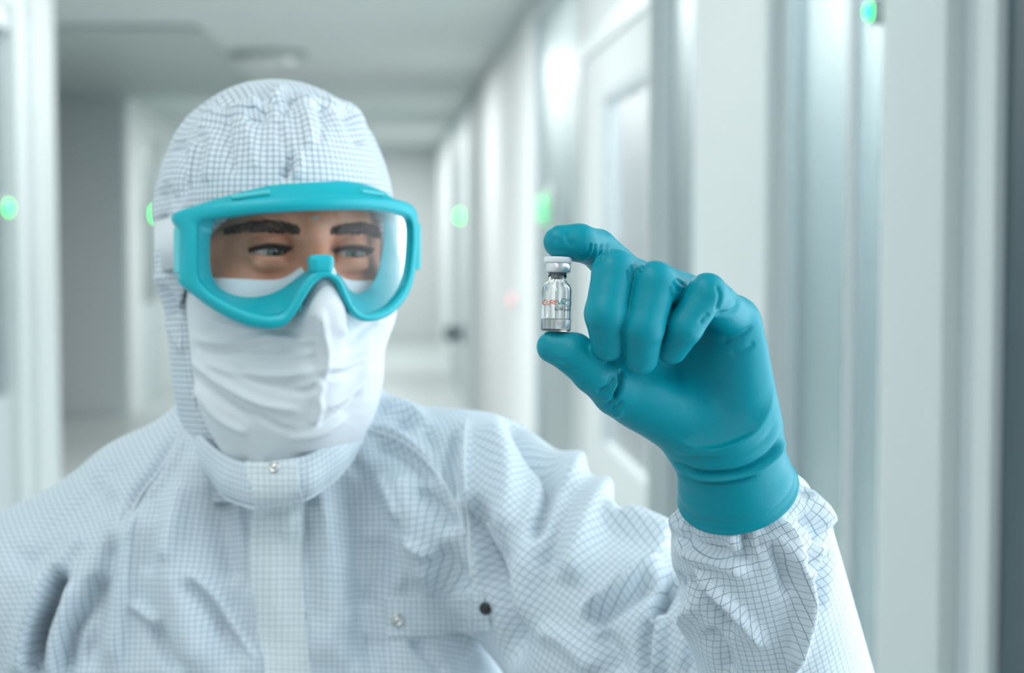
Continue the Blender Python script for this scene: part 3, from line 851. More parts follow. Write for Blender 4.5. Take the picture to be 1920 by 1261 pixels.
def mask():
    lo = HC0
    V, Fq = nets(mask_sdf, ax(lo[0] - 100, lo[0] + 112, 1.6), ax(lo[1] - 125, lo[1] + 40, 1.6), ax(lo[2] - 205, lo[2] - 38, 1.6), smooth=2)
    fo = [([(600, 575), (606, 620), (612, 660), (606, 710)], 9, 3.2), ([(590, 590), (585, 640), (590, 700)], 16, -1.5),
          ([(606, 712), (596, 740), (598, 765), (588, 800)], 8, 3.0), ([(640, 610), (665, 640), (700, 640)], 10, 1.8),
          ([(610, 690), (650, 682), (700, 655)], 6, 2.6), ([(612, 705), (655, 700), (690, 680)], 6, -2.2),
          ([(360, 635), (430, 640), (510, 632), (590, 640)], 7, 2.6), ([(360, 650), (430, 662), (500, 652)], 7, -2.4), ([(375, 675), (450, 700), (540, 702), (600, 690)], 8, 2.2),
          ([(430, 690), (500, 720), (560, 720)], 9, -2.2), ([(352, 670), (420, 720), (490, 755), (570, 770)], 8, 2.6), ([(352, 690), (410, 745), (480, 790)], 8, -2.4),
          ([(360, 720), (410, 780), (470, 815)], 8, 2.4), ([(380, 600), (450, 612), (520, 630)], 9, 1.8), ([(520, 730), (570, 735), (600, 720)], 7, -1.8),
          ([(600, 770), (650, 740), (700, 690)], 7, 2.4), ([(590, 800), (640, 775), (680, 730)], 7, -2.0), ([(540, 820), (600, 812), (650, 775)], 7, 2.0),
          ([(440, 660), (520, 668), (600, 660)], 6, 1.2), ([(470, 770), (520, 800), (560, 810)], 7, -1.6), ([(640, 650), (680, 620), (710, 600)], 7, -1.4)]
    V = crease(V, Fq, fo, 1.35)
    o = child('face_mask', V, Fq, M['mask']); o['label'] = 'white cloth face mask'
    # tie bands of the mask over the hood
    return o
mask_o = mask()
mask_bvh = None

# ------------------------------------------------------------------ coverall
def coverall_parts(p):
    f = np.float32
    q = p - TC.astype(f)
    # chest: an upright rounded barrel that narrows to the shoulders
    a = np.interp(q[:, 2], [-420, -250, -100, 20, 90], [208, 206, 190, 150, 105]).astype(f)
    b = np.interp(q[:, 2], [-420, -250, -100, 20, 90], [118, 116, 112, 100, 82]).astype(f)
    xx = q[:, 0]; yy = q[:, 1]
    k = (np.abs(xx / a) ** 2.7 + np.abs(yy / b) ** 2.7) ** (1 / 2.7)
    ch = (k - 1) * (b * 0.9)
    ch = smax(ch, q[:, 2] - 105, 40); ch = np.maximum(ch, -q[:, 2] - 440)
    sh = smin(cone(p, P(438, 925, 1335), S_R, 63, 63), cone(p, P(620, 890, 1335), S_L, 62, 60), 40)
    nk = cone(p, NECK + np.array([0, 5, 10]), NECK + np.array([0, 10, -80]), 64, 90)
    hip = wv(0, 0.02, 0.98)
    lg = ellip(p, hip, (172, 125, 190))
    for sx in (-1, 1):
        lg = smin(lg, cone(p, wv(sx * 0.09, 0.02, 0.92), wv(sx * 0.11, 0.03, 0.12), 96, 66), 20)
    tors = smin(smin(ch, sh, 45), nk, 40); tors = smin(tors, lg, 70)
    # left sleeve (raised arm)
    sl = cone(p, S_L, E + FA * 0, 62, 56)
    md_ = S_L * 0.55 + E * 0.45
    sl = smin(sl, cone(p, S_L + np.array([28, -8, -32]), md_ + np.array([-6, 0, -32]), 54, 60), 25)
    d_ = (p - W.astype(f)) @ FA.astype(f)
    rr = np.linalg.norm(p - W.astype(f) - d_[:, None] * FA.astype(f), axis=1)
    rad = np.interp(d_, [8, 26, 33, 40, 52, 75, 120, 200, 260], [27, 28.5, 29.5, 33.5, 41, 46.5, 48.5, 52, 52])
    fo = np.maximum(np.maximum(rr - rad, 8 - d_), d_ - 255) * 0.85
    fo = np.minimum(fo, ball(p, E, 52))
    sr = smin(cone(p, S_R, E_R, 62, 52), cone(p, E_R, W_R, 52, 40), 15)
    return tors, sl, fo, sr
def coverall_sdf(p):
    t, sl, fo, sr = coverall_parts(p)
    arm = smin(sl, fo, 10)
    kk = np.interp(p[:, 2], [-190, -120], [5.0, 28.0]).astype(np.float32)
    d = smin(t, arm, kk)
    d = smin(d, sr, 30)
    # neck opening
    nk = cone(p, NECK + np.array([0, 4, 120]), NECK + np.array([0, 8, -25]), 60, 56)
    return smax(d, -nk, 4)
def coverall():
    xs = ax_var([(-500, 210, 2.6), (210, 255, 4)])
    ys = ax_var([(955, 1330, 2.6), (1330, 1520, 7)])
    zs = ax_var([(-1780, -300, 12), (-300, 0, 2.4), (0, 40, 4)])
    V, Fq = nets(coverall_sdf, xs, ys, zs, smooth=2)
    fo = []
    A = fo.append
    # image-left shoulder and chest
    A(([(338, 800), (290, 885), (255, 932), (232, 1000)], 10, -5)); A(([(350, 810), (305, 890), (268, 940)], 9, 2.5))
    A(([(112, 1060), (98, 1120), (72, 1190), (66, 1275)], 13, -20)); A(([(128, 1085), (112, 1150), (92, 1230), (88, 1275)], 14, 6))
    A(([(95, 1040), (72, 1110), (48, 1200), (40, 1275)], 18, 7)); A(([(182, 1070), (168, 1130), (135, 1195), (120, 1275)], 13, -10))
    A(([(255, 935), (246, 1040), (236, 1120), (214, 1261)], 16, 6, 'step')); A(([(215, 1000), (200, 1080), (180, 1170), (165, 1261)], 16, -7))
    A(([(150, 1000), (120, 1035), (100, 1070)], 14, 5)); A(([(358, 1065), (405, 1120), (440, 1182), (492, 1245)], 8, 5)); A(([(345, 1085), (390, 1145), (425, 1205)], 11, -4))
    A(([(245, 1130), (275, 1150), (305, 1180)], 8, 4)); A(([(290, 1160), (312, 1215), (340, 1261)], 14, -5)); A(([(335, 900), (332, 980), (310, 1060)], 16, 3.5))
    A(([(300, 940), (292, 1010), (280, 1080)], 14, -3)); A(([(400, 900), (412, 1000), (430, 1100)], 22, -4.5)); A(([(455, 930), (462, 1010), (460, 1120)], 12, -4))
    A(([(430, 1150), (455, 1200), (470, 1261)], 12, 3)); A(([(180, 900), (110, 970), (30, 1040)], 26, 3)); A(([(230, 860), (140, 940), (60, 1010)], 12, -2))
    # broad hang of the cloth over the chest
    A(([(395, 860), (410, 980), (440, 1120), (470, 1261)], 45, -7)); A(([(300, 930), (320, 1060), (360, 1200), (390, 1270)], 40, 6)); A(([(640, 860), (660, 1000), (680, 1130), (690, 1261)], 45, -6)); A(([(600, 900), (610, 1050), (620, 1261)], 40, 6)); A(([(740, 880), (780, 990), (800, 1100)], 35, 6)); A(([(850, 1000), (870, 1120), (900, 1261)], 40, -2)); A(([(200, 900), (120, 980), (40, 1080)], 45, -5)); A(([(760, 1200), (830, 1215), (900, 1261)], 20, -1.5))
    for q_, w_, a_ in (([(690, 985), (694, 1050), (690, 1125)], 10, 2.2), ([(742, 990), (748, 1050), (744, 1110)], 10, 2.4), ([(716, 1010), (720, 1060), (716, 1110)], 9, -1.8), ([(800, 1050), (806, 1090), (802, 1130)], 9, 2.0), ([(880, 985), (884, 1060), (882, 1150), (884, 1230)], 9, 3.0), ([(660, 1130), (650, 1190), (640, 1261)], 9, 2.0), ([(690, 1190), (692, 1225), (690, 1270)], 9, -3.0), ([(718, 1195), (722, 1230), (728, 1270)], 9, -2.6), ([(775, 1195), (800, 1225), (838, 1268)], 10, -3.2), ([(640, 940), (650, 1010), (648, 1080)], 12, 2.2), ([(520, 980), (516, 1080), (530, 1200)], 10, 1.2)):
        A((q_, w_, a_))
    # image-right chest
    A(([(690, 800), (745, 818), (800, 860), (856, 945)], 8, 4)); A(([(700, 830), (760, 850), (820, 905)], 14, -3.5)); A(([(785, 915), (820, 950), (850, 998)], 13, -5))
    A(([(700, 890), (730, 930), (752, 975)], 10, 4)); A(([(560, 920), (545, 960), (538, 1010)], 14, 4)); A(([(600, 880), (610, 960), (640, 1080), (650, 1200)], 22, 3.5))
    A(([(575, 950), (585, 1050), (600, 1180)], 14, -3)); A(([(760, 1004), (795, 1020), (822, 1042)], 8, 4)); A(([(815, 1030), (842, 1070), (868, 1120)], 22, -4))
    A(([(690, 1000), (700, 1080), (690, 1150)], 24, -3)); A(([(650, 850), (690, 900), (700, 960)], 12, -2.5)); A(([(720, 760), (770, 775), (800, 810)], 14, 4)); A(([(740, 790), (790, 800), (830, 850)], 9, -3))
    # armhole seam and raised sleeve
    A(([(876, 783), (870, 850), (872, 915), (900, 990), (926, 1040)], 9, 6)); A(([(862, 800), (852, 870), (856, 940)], 12, -5))
    A(([(882, 922), (898, 1000), (915, 1075), (945, 1150), (962, 1261)], 20, -14)); A(([(936, 1010), (965, 1120), (990, 1200)], 14, -5))
    A(([(945, 740), (975, 805), (1005, 850), (1034, 897), (1022, 955), (996, 1035)], 14, -13)); A(([(905, 790), (940, 850), (950, 930), (940, 1010)], 24, 6))
    A(([(1130, 790), (1100, 845), (1071, 880), (1038, 947), (995, 1050), (980, 1130), (992, 1205)], 34, 8)); A(([(1068, 905), (1048, 990), (1025, 1080)], 20, -5))
    A(([(1150, 890), (1112, 950), (1085, 1020), (1062, 1100)], 28, 7)); A(([(1180, 910), (1168, 930), (1160, 950), (1148, 985)], 14, -6)); A(([(1125, 962), (1190, 995), (1258, 1028)], 16, 9))
    A(([(1150, 950), (1210, 962), (1268, 985)], 13, -7)); A(([(1085, 1148), (1137, 1113), (1205, 1066), (1242, 1045)], 11, 8, 'step')); A(([(1100, 1175), (1160, 1130), (1225, 1085)], 16, -7))
    A(([(1226, 1160), (1248, 1110), (1275, 1078)], 12, -13)); A(([(1238, 1130), (1236, 1200), (1234, 1275)], 10, 6)); A(([(1218, 1150), (1212, 1210), (1215, 1275)], 10, -8))
    A(([(1010, 1180), (1060, 1200), (1120, 1261)], 18, 4)); A(([(1120, 1180), (1150, 1220), (1160, 1270)], 18, -5))
    # forearm sleeve
    A(([(1305, 1062), (1345, 1100), (1390, 1145), (1442, 1210)], 9, 5, 'step')); A(([(1290, 1075), (1330, 1130), (1380, 1190)], 13, -5)); A(([(1432, 1000), (1478, 1040), (1508, 1105), (1502, 1180), (1478, 1270)], 12, 6))
    A(([(1462, 972), (1486, 1005), (1500, 1050)], 9, 4)); A(([(1448, 1010), (1470, 1060), (1482, 1120)], 12, -4)); A(([(1505, 925), (1535, 955), (1552, 995)], 8, 4)); A(([(1500, 960), (1530, 990), (1545, 1030)], 9, -4))
    A(([(1548, 1010), (1520, 1050), (1508, 1080)], 7, 4)); A(([(1560, 1030), (1545, 1090), (1530, 1150)], 10, -4)); A(([(1270, 1030), (1330, 1050), (1400, 1075)], 10, 3)); A(([(1262, 1000), (1310, 1020), (1380, 1040), (1430, 1050)], 10, -3))
    A(([(1390, 998), (1400, 1020), (1398, 1040)], 6, -3.5)); A(([(1408, 1000), (1412, 1030), (1408, 1050)], 5, 4)); A(([(1420, 998), (1424, 1020), (1430, 1040)], 5, -3)); A(([(1375, 1000), (1378, 1020), (1370, 1035)], 6, 3))
    A(([(1256, 920), (1258, 960), (1275, 1000)], 10, 3)); A(([(1320, 1180), (1350, 1220), (1370, 1270)], 14, -4)); A(([(1300, 1120), (1285, 1180), (1280, 1260)], 12, 4))
    V0 = V
    V = crease(V, Fq, fo, 2.0); V = laplace(V, Fq, 0.5)
    V, V1 = V0, V
    t, sl, fo_, sr = coverall_parts(V.astype(np.float32))
    # gathers of the elastic cuff
    s = (V - W) @ FA; q = V - W - s[:, None] * FA
    e1 = nrm(np.cross(FA, (0, 1, 0))); e2 = np.cross(FA, e1)
    th = np.arctan2(q @ e2, q @ e1)
    isfo = (fo_ < t) & (fo_ < sl + 2) & (s < 240)
    N = normals(V1, Fq)
    amp = np.where(isfo & (np.linalg.norm(q, axis=1) < 75), np.exp(-((s - 42) / 14) ** 2) * 1.6, 0)
    V1 = V1 + N * (amp * np.sin(th * 13 + 1.5 * np.sin(th * 4)))[:, None]
    px, py = to_px(V)
    # panels by nearness; the seam of the image-left raglan sleeve runs from collar to armpit
    lab = np.zeros(len(V), int)
    d1 = V - S_L
    lab[(np.minimum(sl, fo_) < t - 1.5) & (px > 868)] = 1
    sd, side, al = polydist(px, py, [(330, 690), (342, 800), (290, 888), (255, 935), (205, 1010), (110, 1075), (68, 1230), (60, 1700)])
    lab[(side > 0) & (px < 345) & (py < 1900) & (V[:, 0] < TC[0] - 40)] = 2
    # cloth coordinates
    ang = np.arctan2((V[:, 0] - TC[0]) / 170, (TC[1] - V[:, 1]) / 115)
    uv = np.column_stack([(V[:, 0] - TC[0]) + np.sign(V[:, 0] - TC[0]) * 0.35 * np.maximum(V[:, 1] - 1215, 0) * np.clip(np.abs(V[:, 0] - TC[0]) / 60, 0, 1), V[:, 2] + 0.35 * (V[:, 1] - 1215)])
    ua = nrm(E - S_L); s1 = (V - S_L) @ ua; q1 = V - S_L - s1[:, None] * ua
    f1 = nrm(np.cross(ua, (0, 1, 0))); f2 = np.cross(ua, f1); th1 = np.arctan2(q1 @ f2, -(q1 @ f1))
    uvs = np.column_stack([th1 * 60, s1])
    th_f = np.arctan2(q @ e1, -(q @ e2))
    uvf = np.column_stack([th_f * 46, s])
    fore = fo_ < sl
    arm_uv = np.where(fore[:, None], uvf, uvs)
    ur = nrm(S_R - P(438, 925, 1335)); sr1 = (V - S_R) @ ur
    uvr = np.column_stack([sr1, V[:, 2] + 0.35 * V[:, 1]])
    V = V1
    l = lab[Fq]; isA = (l == 1).all(1); isB = (l == 2).all(1) & ~isA
    isF = isA & fore[Fq].all(1)
    isU = isA & ~isF
    v0, f0, i0 = submesh(V, Fq, ~isA & ~isB); co = child('coverall', v0, f0, M['cloth'], uv=uv[i0]); co['label'] = 'white gridded cleanroom coverall'
    v1, f1_, i1 = submesh(V, Fq, isU); child('sleeve', v1, f1_, M['cloth'], uv=uvs[i1], parent=co)
    v1, f1_, i1 = submesh(V, Fq, isF); child('forearm_sleeve', v1, f1_, M['cloth'], uv=uvf[i1], parent=co)
    v2, f2_, i2 = submesh(V, Fq, isB); child('sleeve', v2, f2_, M['cloth'], uv=uvr[i2], parent=co)
    return co, V, Fq
cover, cV, cF = coverall()
fr = (cV[cF[:, 0], 1] < 1420) & (cV[cF[:, 0], 2] > -320)
vF, fF, _ = submesh(cV, cF, fr)
cbvh = BVHTree.FromPolygons([tuple(p) for p in vF], [tuple(map(int, q)) for q in fF])
# stand collar
def collar():
    P0 = [(348, 760, 1312), (372, 808, 1262), (420, 850, 1228), (470, 868, 1207), (520, 862, 1200), (575, 852, 1203), (630, 818, 1220), (672, 775, 1252), (690, 728, 1305), (660, 690, 1370), (590, 668, 1402), (500, 668, 1408), (410, 690, 1380), (362, 722, 1345)]
    top = np.array([P(*q) for q in P0]); n0 = len(top)
    N_ = 140
    def spline(a):
        out = []
        for k in range(N_):
            t = k / N_ * n0; i = int(t); u = t - i
            p0, p1, p2, p3 = a[(i - 1) % n0], a[i % n0], a[(i + 1) % n0], a[(i + 2) % n0]
            out.append(0.5 * (2 * p1 + (p2 - p0) * u + (2 * p0 - 5 * p1 + 4 * p2 - p3) * u * u + (3 * p1 - p0 - 3 * p2 + p3) * u ** 3))
        return np.array(out)
    T = spline(top); C = T.mean(0)
    out = T - C; out[:, 2] = 0; out /= np.linalg.norm(out, axis=1)[:, None]
    rows = []
    prof = [(-2.2, -30), (-2.0, -12), (-1.4, -1), (0.0, 0.4), (1.4, -1), (3.0, -8), (4.2, -15), (3.2, -21), (0.0, -26)]
    ph = np.arange(N_) * 2 * math.pi / N_; wig = np.sin(ph * 9) * 1.0 + np.sin(ph * 14 + 1) * 0.9 + np.sin(ph * 5 + 2) * 1.2
    for o_, z_ in prof:
        rows.append(T + out * (o_ + wig * min(1, -z_ / 20))[:, None] + np.array([0, 0, 1.0]) * z_)
    v = np.concatenate(rows); f = []; L = np.concatenate([[0], np.cumsum(np.linalg.norm(np.diff(T, axis=0), axis=1))])
    for j in range(len(prof) - 1):
        for k in range(N_): f.append([j * N_ + k, j * N_ + (k + 1) % N_, (j + 1) * N_ + (k + 1) % N_, (j + 1) * N_ + k])
    uv = np.concatenate([np.column_stack([L, np.full(N_, z_)]) for _, z_ in prof])
    child('collar', v, f, M['cloth'], True, uv, cover)
    return v, f

colV, colF = collar()
cbvh = BVHTree.FromPolygons([tuple(p) for p in vF] + [tuple(p) for p in colV], [tuple(map(int, q)) for q in fF] + [[int(k) + len(vF) for k in q] for q in colF])
def on_cloth(px, py, lift=0.0):
    d = Vector(nrm(P(px, py, 1000)))
    r = cbvh.ray_cast(Vector((0, 0, 0)), d)
    if r[0] is None: return P(px, py, 1230), -np.array(d)
    n = np.array(r[1]); n = n if n @ np.array(d) < 0 else -n
    return np.array(r[0]) + n * lift, n
def smooth_rows(rows, it=3):
    for _ in range(it):
        r2 = rows.copy()
        r2[1:-1] = 0.25 * rows[:-2] + 0.5 * rows[1:-1] + 0.25 * rows[2:]
        r3 = r2.copy(); r3[:, 1:-1] = 0.25 * r2[:, :-2] + 0.5 * r2[:, 1:-1] + 0.25 * r2[:, 2:]
        rows = r3
    return rows
def patch(name, grid_px, lift, thick, m, parent, uvscale=0.36):
    """a sewn-on piece of cloth: follows the coverall under it, with its own thickness and edges"""
    ny, nx = len(grid_px), len(grid_px[0])
    A = np.zeros((ny, nx, 3)); Nn = np.zeros((ny, nx, 3))
    for j in range(ny):
        for i in range(nx):
            A[j, i], Nn[j, i] = on_cloth(*grid_px[j][i])
    A = smooth_rows(A, 2); Nn = smooth_rows(Nn, 4); Nn /= np.linalg.norm(Nn, axis=2)[:, :, None]
    top = A + Nn * (lift + thick); bot = A + Nn * (lift - 4.0)
    edge = np.zeros((ny, nx)); edge[0] = edge[-1] = 1; edge[:, 0] = edge[:, -1] = 1
    v = np.concatenate([top.reshape(-1, 3), bot.reshape(-1, 3)]); f = []
    n = nx * ny
    for j in range(ny - 1):
        for i in range(nx - 1):
            a = j * nx + i
            f.append([a, a + 1, a + nx + 1, a + nx]); f.append([n + a, n + a + nx, n + a + nx + 1, n + a + 1])
    ring = [i for i in range(nx)] + [j * nx + nx - 1 for j in range(1, ny)] + [(ny - 1) * nx + i for i in range(nx - 2, -1, -1)] + [j * nx for j in range(ny - 2, 0, -1)]
    for k in range(len(ring)):
        a, b = ring[k], ring[(k + 1) % len(ring)]
        f.append([b, a, n + a, n + b])
    g = np.array([[grid_px[j][i] for i in range(nx)] for j in range(ny)], float).reshape(-1, 2) * uvscale
    o = child(name, v, f, m, True, np.concatenate([g, g]), parent)
    md = o.modifiers.new('edges', 'EDGE_SPLIT'); md.split_angle = math.radians(50)
    return o
def lerp_strip(left, right, n, m):
    L = curve_pts(left, 12); R = curve_pts(right, 12)
    L = [L[int(round(k * (len(L) - 1) / (n - 1)))] for k in range(n)]; R = [R[int(round(k * (len(R) - 1) / (n - 1)))] for k in range(n)]
    return [[(l[0] + (r[0] - l[0]) * i / (m - 1), l[1] + (r[1] - l[1]) * i / (m - 1)) for i in range(m)] for l, r in zip(L, R)]
patch('placket', lerp_strip([(464, 868), (470, 893), (480, 935), (476, 1000), (476, 1060), (486, 1150), (500, 1275)], [(556, 856), (562, 900), (568, 950), (566, 1010), (566, 1060), (574, 1150), (584, 1275)], 60, 14), 1.6, 1.4, M['cloth_band'], cover)
patch('pocket_flap', lerp_strip([(722, 1122), (724, 1150), (728, 1194)], [(905, 1108), (915, 1140), (925, 1180)], 14, 26), 0.6, 1.2, M['cloth'], cover)
def seam(pts, parent, r=0.9, lift=0.4):
    pp = curve_pts(pts, 10); A = np.array([on_cloth(x, y, lift)[0] for x, y in pp])
    for _ in range(3): A[1:-1] = 0.25 * A[:-2] + 0.5 * A[1:-1] + 0.25 * A[2:]
    n = 6; v, f = [], []
    for k in range(len(A)):
        t = nrm(A[min(k + 1, len(A) - 1)] - A[max(k - 1, 0)]); s = nrm(np.cross(t, (0, 1, 0.01))); u = np.cross(s, t)
        for i in range(n):
            a = 2 * math.pi * i / n; v.append(A[k] + (s * math.cos(a) + u * math.sin(a)) * r)
    for k in range(len(A) - 1):
        for i in range(n): f.append([k * n + i, k * n + (i + 1) % n, (k + 1) * n + (i + 1) % n, (k + 1) * n + i])
    child('seam', np.array(v), f, M['thread'], True, None, parent)
seam([(690, 805), (745, 822), (800, 862), (852, 940), (872, 1000)], cover)
seam([(876, 786), (871, 850), (873, 915), (880, 1000), (884, 1080)], cover)
seam([(345, 805), (300, 880), (258, 935), (238, 1000)], cover)

def snap(px, py, r, parent, lift, m='metal'):
    c, n = on_cloth(px, py, lift)
    t = nrm(np.cross(n, (0, 0, 1))); u = np.cross(t, n)
    prof = [(0.0, 0.55), (0.30, 0.50), (0.42, 0.30), (0.55, 0.34), (0.72, 0.52), (0.9, 0.42), (1.0, 0.12), (1.0, -0.5)]
    k = 28; v, f = [], []
    for rr, h in prof:
        for i in range(k):
            a = 2 * math.pi * i / k; v.append(c + (t * math.cos(a) + u * math.sin(a)) * r * max(rr, 0.02) + n * h * r * 0.6)
    for j in range(len(prof) - 1):
        for i in range(k): f.append([j * k + i, (j + 1) * k + i, (j + 1) * k + (i + 1) % k, j * k + (i + 1) % k])
    f.append(list(range(k)))
    child('snap_button', np.array(v), f, M[m], True, None, parent)
snap(516, 876, 4.0, cover, 3.0); snap(745, 1161, 4.6, cover, 3.0); snap(914, 1139, 4.2, cover, 3.0, 'snap_dark')

# boots
for sx in (-1, 1):
    a, b, c = wv(sx * 0.105, 0.04, 0.055), wv(sx * 0.12, -0.13, 0.045), wv(sx * 0.108, 0.03, 0.22)
    def bs(p, a=a, b=b, c=c):
        d = smin(cone(p, a, b, 44, 40), cone(p, a, c, 50, 58), 20)
        z = (p @ ROT.T.astype(np.float32))[:, 2] / 1000 + CAM_H
        return np.maximum(d, (0.004 - z) * 1000)
    m_ = (a + b) / 2
    V, Fq = nets(bs, ax(m_[0] - 110, m_[0] + 110, 5), ax(m_[1] - 180, m_[1] + 180, 5), ax(m_[2] - 90, m_[2] + 260, 5))
    child('boot', V, Fq, M['boot'])

# ------------------------------------------------------------------ goggles
GY, GC = 124.0, 0.0052
def on_shield(px, py, back=0.0):
    """point where the sight line meets the goggles' curved front (set back by some millimetres)"""
    d = P(px, py, 1.0); lo, hi = 900.0, 1500.0
    def g(t):
        q = HM @ (d * t - HC0); return q[1] - (GY - back - GC * q[0] ** 2 - 0.0010 * (q[2] + 35) ** 2)
    a = 1050.0; t = a
    for k in range(200):
        if g(t) < 0: break
        t += 2.0
    lo, hi = t - 2.0, t
    for _ in range(30):
        m_ = (lo + hi) / 2
        if g(m_) > 0: lo = m_
        else: hi = m_
    return HM @ (d * lo - HC0)
G_OUT = [(326, 403), (380, 384), (450, 375), (530, 369), (610, 366), (690, 368), (745, 374), (776, 388), (784, 415), (782, 470), (776, 520), (762, 558), (735, 588), (700, 602), (672, 598), (655, 582), (641, 555), (628, 530), (610, 520), (590, 532), (570, 562), (552, 592), (530, 612), (500, 616), (460, 608), (415, 587), (370, 556), (338, 528), (341, 500), (341, 440)]
G_IN = [(376, 416), (415, 407), (470, 400), (545, 395), (625, 392), (690, 392), (735, 398), (763, 408), (772, 427), (771, 475), (764, 520), (750, 550), (727, 575), (700, 587), (678, 587), (662, 573), (650, 548), (638, 522), (612, 507), (590, 509), (566, 536), (548, 568), (530, 588), (500, 592), (462, 583), (425, 567), (393, 547), (375, 525), (371, 495), (371, 440)]
G_BACK = [(402, 416), (430, 410), (475, 403), (545, 398), (625, 395), (680, 395), (705, 399), (716, 408), (719, 432), (716, 470), (708, 510), (696, 534), (682, 546), (670, 550), (661, 548), (653, 542), (645, 530), (633, 513), (612, 498), (588, 499), (562, 516), (540, 533), (520, 545), (495, 554), (465, 557), (435, 552), (412, 540), (400, 525), (393, 500), (393, 450)]
GN = 240
def closed(pts, n=GN):
    a = np.array(pts, float); m_ = len(a); out = []
    for k in range(n):
        t = k / n * m_; i = int(t); u = t - i
        p0, p1, p2, p3 = a[(i - 1) % m_], a[i], a[(i + 1) % m_], a[(i + 2) % m_]
        out.append(0.5 * (2 * p1 + (p2 - p0) * u + (2 * p0 - 5 * p1 + 4 * p2 - p3) * u * u + (3 * p1 - p0 - 3 * p2 + p3) * u ** 3))
    return np.array(out)
def ring_loft(rings, close=True):
    n = len(rings[0]); v = np.concatenate(rings); f = []
    m_ = len(rings)
    for j in range(m_ if close else m_ - 1):
        for k in range(n):
            a, b = j * n, ((j + 1) % m_) * n
            f.append([a + k, a + (k + 1) % n, b + (k + 1) % n, b + k])
    return v, f
def head_child(name, vh, f, m, parent, smooth=True):
    return child(name, HC0 + np.asarray(vh) @ HM, f, m, smooth, None, parent)
def goggles():
    O = np.array([on_shield(*q) for q in closed(G_OUT)]); I = np.array([on_shield(*q) for q in closed(G_IN)])
    Bk = np.array([on_shield(*q, back=20) for q in closed(G_BACK)])
    fw = np.array([0, 1.0, 0])
    c = O.mean(0)
    def lift(R, dy): R = R.copy(); R[:, 1] += dy; return R
    def mixr(a, b, t): return a + (b - a) * t
    inward = I - O; inward[:, 1] = 0; inward /= np.linalg.norm(inward, axis=1)[:, None]
    k = np.arange(GN) / GN * 30
    topw = np.exp(-((k - 4.2) / 2.9) ** 2) + np.exp(-((k - 30 - 4.2) / 2.9) ** 2)
    sk0 = O + inward * 3.5; sk0[:, 1] -= 9
    sk1 = O + inward * 4.0; sk1[:, 1] -= 17; sk1[:, 2] += topw * 10.5; 
    sk2 = O + inward * 4.0; sk2[:, 1] -= 25; sk2[:, 2] += topw * 16
    sk3 = mixr(sk2, Bk, 0.5); sk3[:, 1] = Bk[:, 1] - 2
    rings = [lift(I, -1.0), lift(mixr(I, O, 0.12), 1.6), lift(mixr(I, O, 0.35), 2.6), lift(mixr(I, O, 0.65), 2.6), lift(mixr(I, O, 0.90), 1.6), lift(O, -0.3), lift(O, -6.5), lift(mixr(O, sk0, 0.4), -8.2), sk0, sk1, sk2, sk3, Bk, lift(Bk, 2.0), mixr(lift(Bk, 2.0), lift(I, -4.5), 0.85), lift(I, -4.0)]
    v, f = ring_loft(rings)
    f = [q[::-1] for q in f]
    g = head_child('goggles', v, f, M['goggle'], person); g['label'] = 'turquoise safety goggles'
    bm = bmesh.new(); bm.from_mesh(g.data); bmesh.ops.recalc_face_normals(bm, faces=bm.faces); bm.to_mesh(g.data); bm.free()
    md = g.modifiers.new('edges', 'EDGE_SPLIT'); md.split_angle = math.radians(62)
    # lens: a curved sheet inside the rim
    bm = bmesh.new()
    Il = lift(I, -2.4)
    Il = Il + (I - O) * -0.06
    loops = [Il]
    cx = np.array([0, 0, 0.0])
    # triangulated sheet resampled on a grid so that it keeps the curve
    vs = [bm.verts.new(tuple(q)) for q in Il[::2]]
    face = bm.faces.new(vs)
    bmesh.ops.triangulate(bm, faces=[face])
    for it in range(3):
        es = [e for e in bm.edges if e.calc_length() > 6.0 and not e.is_boundary]
        if not es: break
        bmesh.ops.subdivide_edges(bm, edges=es, cuts=1)
        bmesh.ops.triangulate(bm, faces=bm.faces)
        bmesh.ops.beautify_fill(bm, faces=bm.faces, edges=bm.edges)
    for w_ in bm.verts:
        w_.co.y = GY - 2.4 - GC * w_.co.x ** 2 - 0.0010 * (w_.co.z + 35) ** 2
    vv = np.array([tuple(w_.co) for w_ in bm.verts]); bm.verts.index_update()
    ff = [[q.index for q in fc.verts] for fc in bm.faces]; bm.free()
    l = head_child('lens', vv, ff, M['lens'], g); l['label'] = 'clear wraparound lens'
    # nose button on top of the nose arch
    base = on_shield(601, 492, 4)
    def rb(p):
        q = p - base.astype(np.float32)
        d = np.stack([np.abs(q[:, 0]) - (3.8 + 0.12 * q[:, 2]), np.abs(q[:, 1]) - 2.6, np.abs(q[:, 2] + 1.5) - 2.2], 1)
        return np.linalg.norm(np.maximum(d, 0), axis=1) + np.minimum(d.max(1), 0) - 4.2
    V, Fq = nets(rb, ax(base[0] - 14, base[0] + 14, 0.8), ax(base[1] - 12, base[1] + 12, 0.8), ax(base[2] - 13, base[2] + 13, 0.8))
    head_child('nose_button', V, Fq, M['goggle'], g)
    # vent bars on the upper skirt
    def bar(p0, p1, r, name, m, back, up=0.0):
        a, b = on_shield(*p0, back=back), on_shield(*p1, back=back)
        V, Fq = nets(lambda p: cone(p, a, b, r, r), ax(min(a[0], b[0]) - 6, max(a[0], b[0]) + 6, 0.8), ax(min(a[1], b[1]) - 6, max(a[1], b[1]) + 6, 0.8), ax(min(a[2], b[2]) - 6, max(a[2], b[2]) + 6, 0.8))
        head_child(name, V, Fq, m, g)
    bar((438, 370), (502, 361), 1.9, 'vent_bar', M['strap'], 15.5); bar((680, 359), (716, 364), 1.6, 'vent_bar', M['strap'], 15)
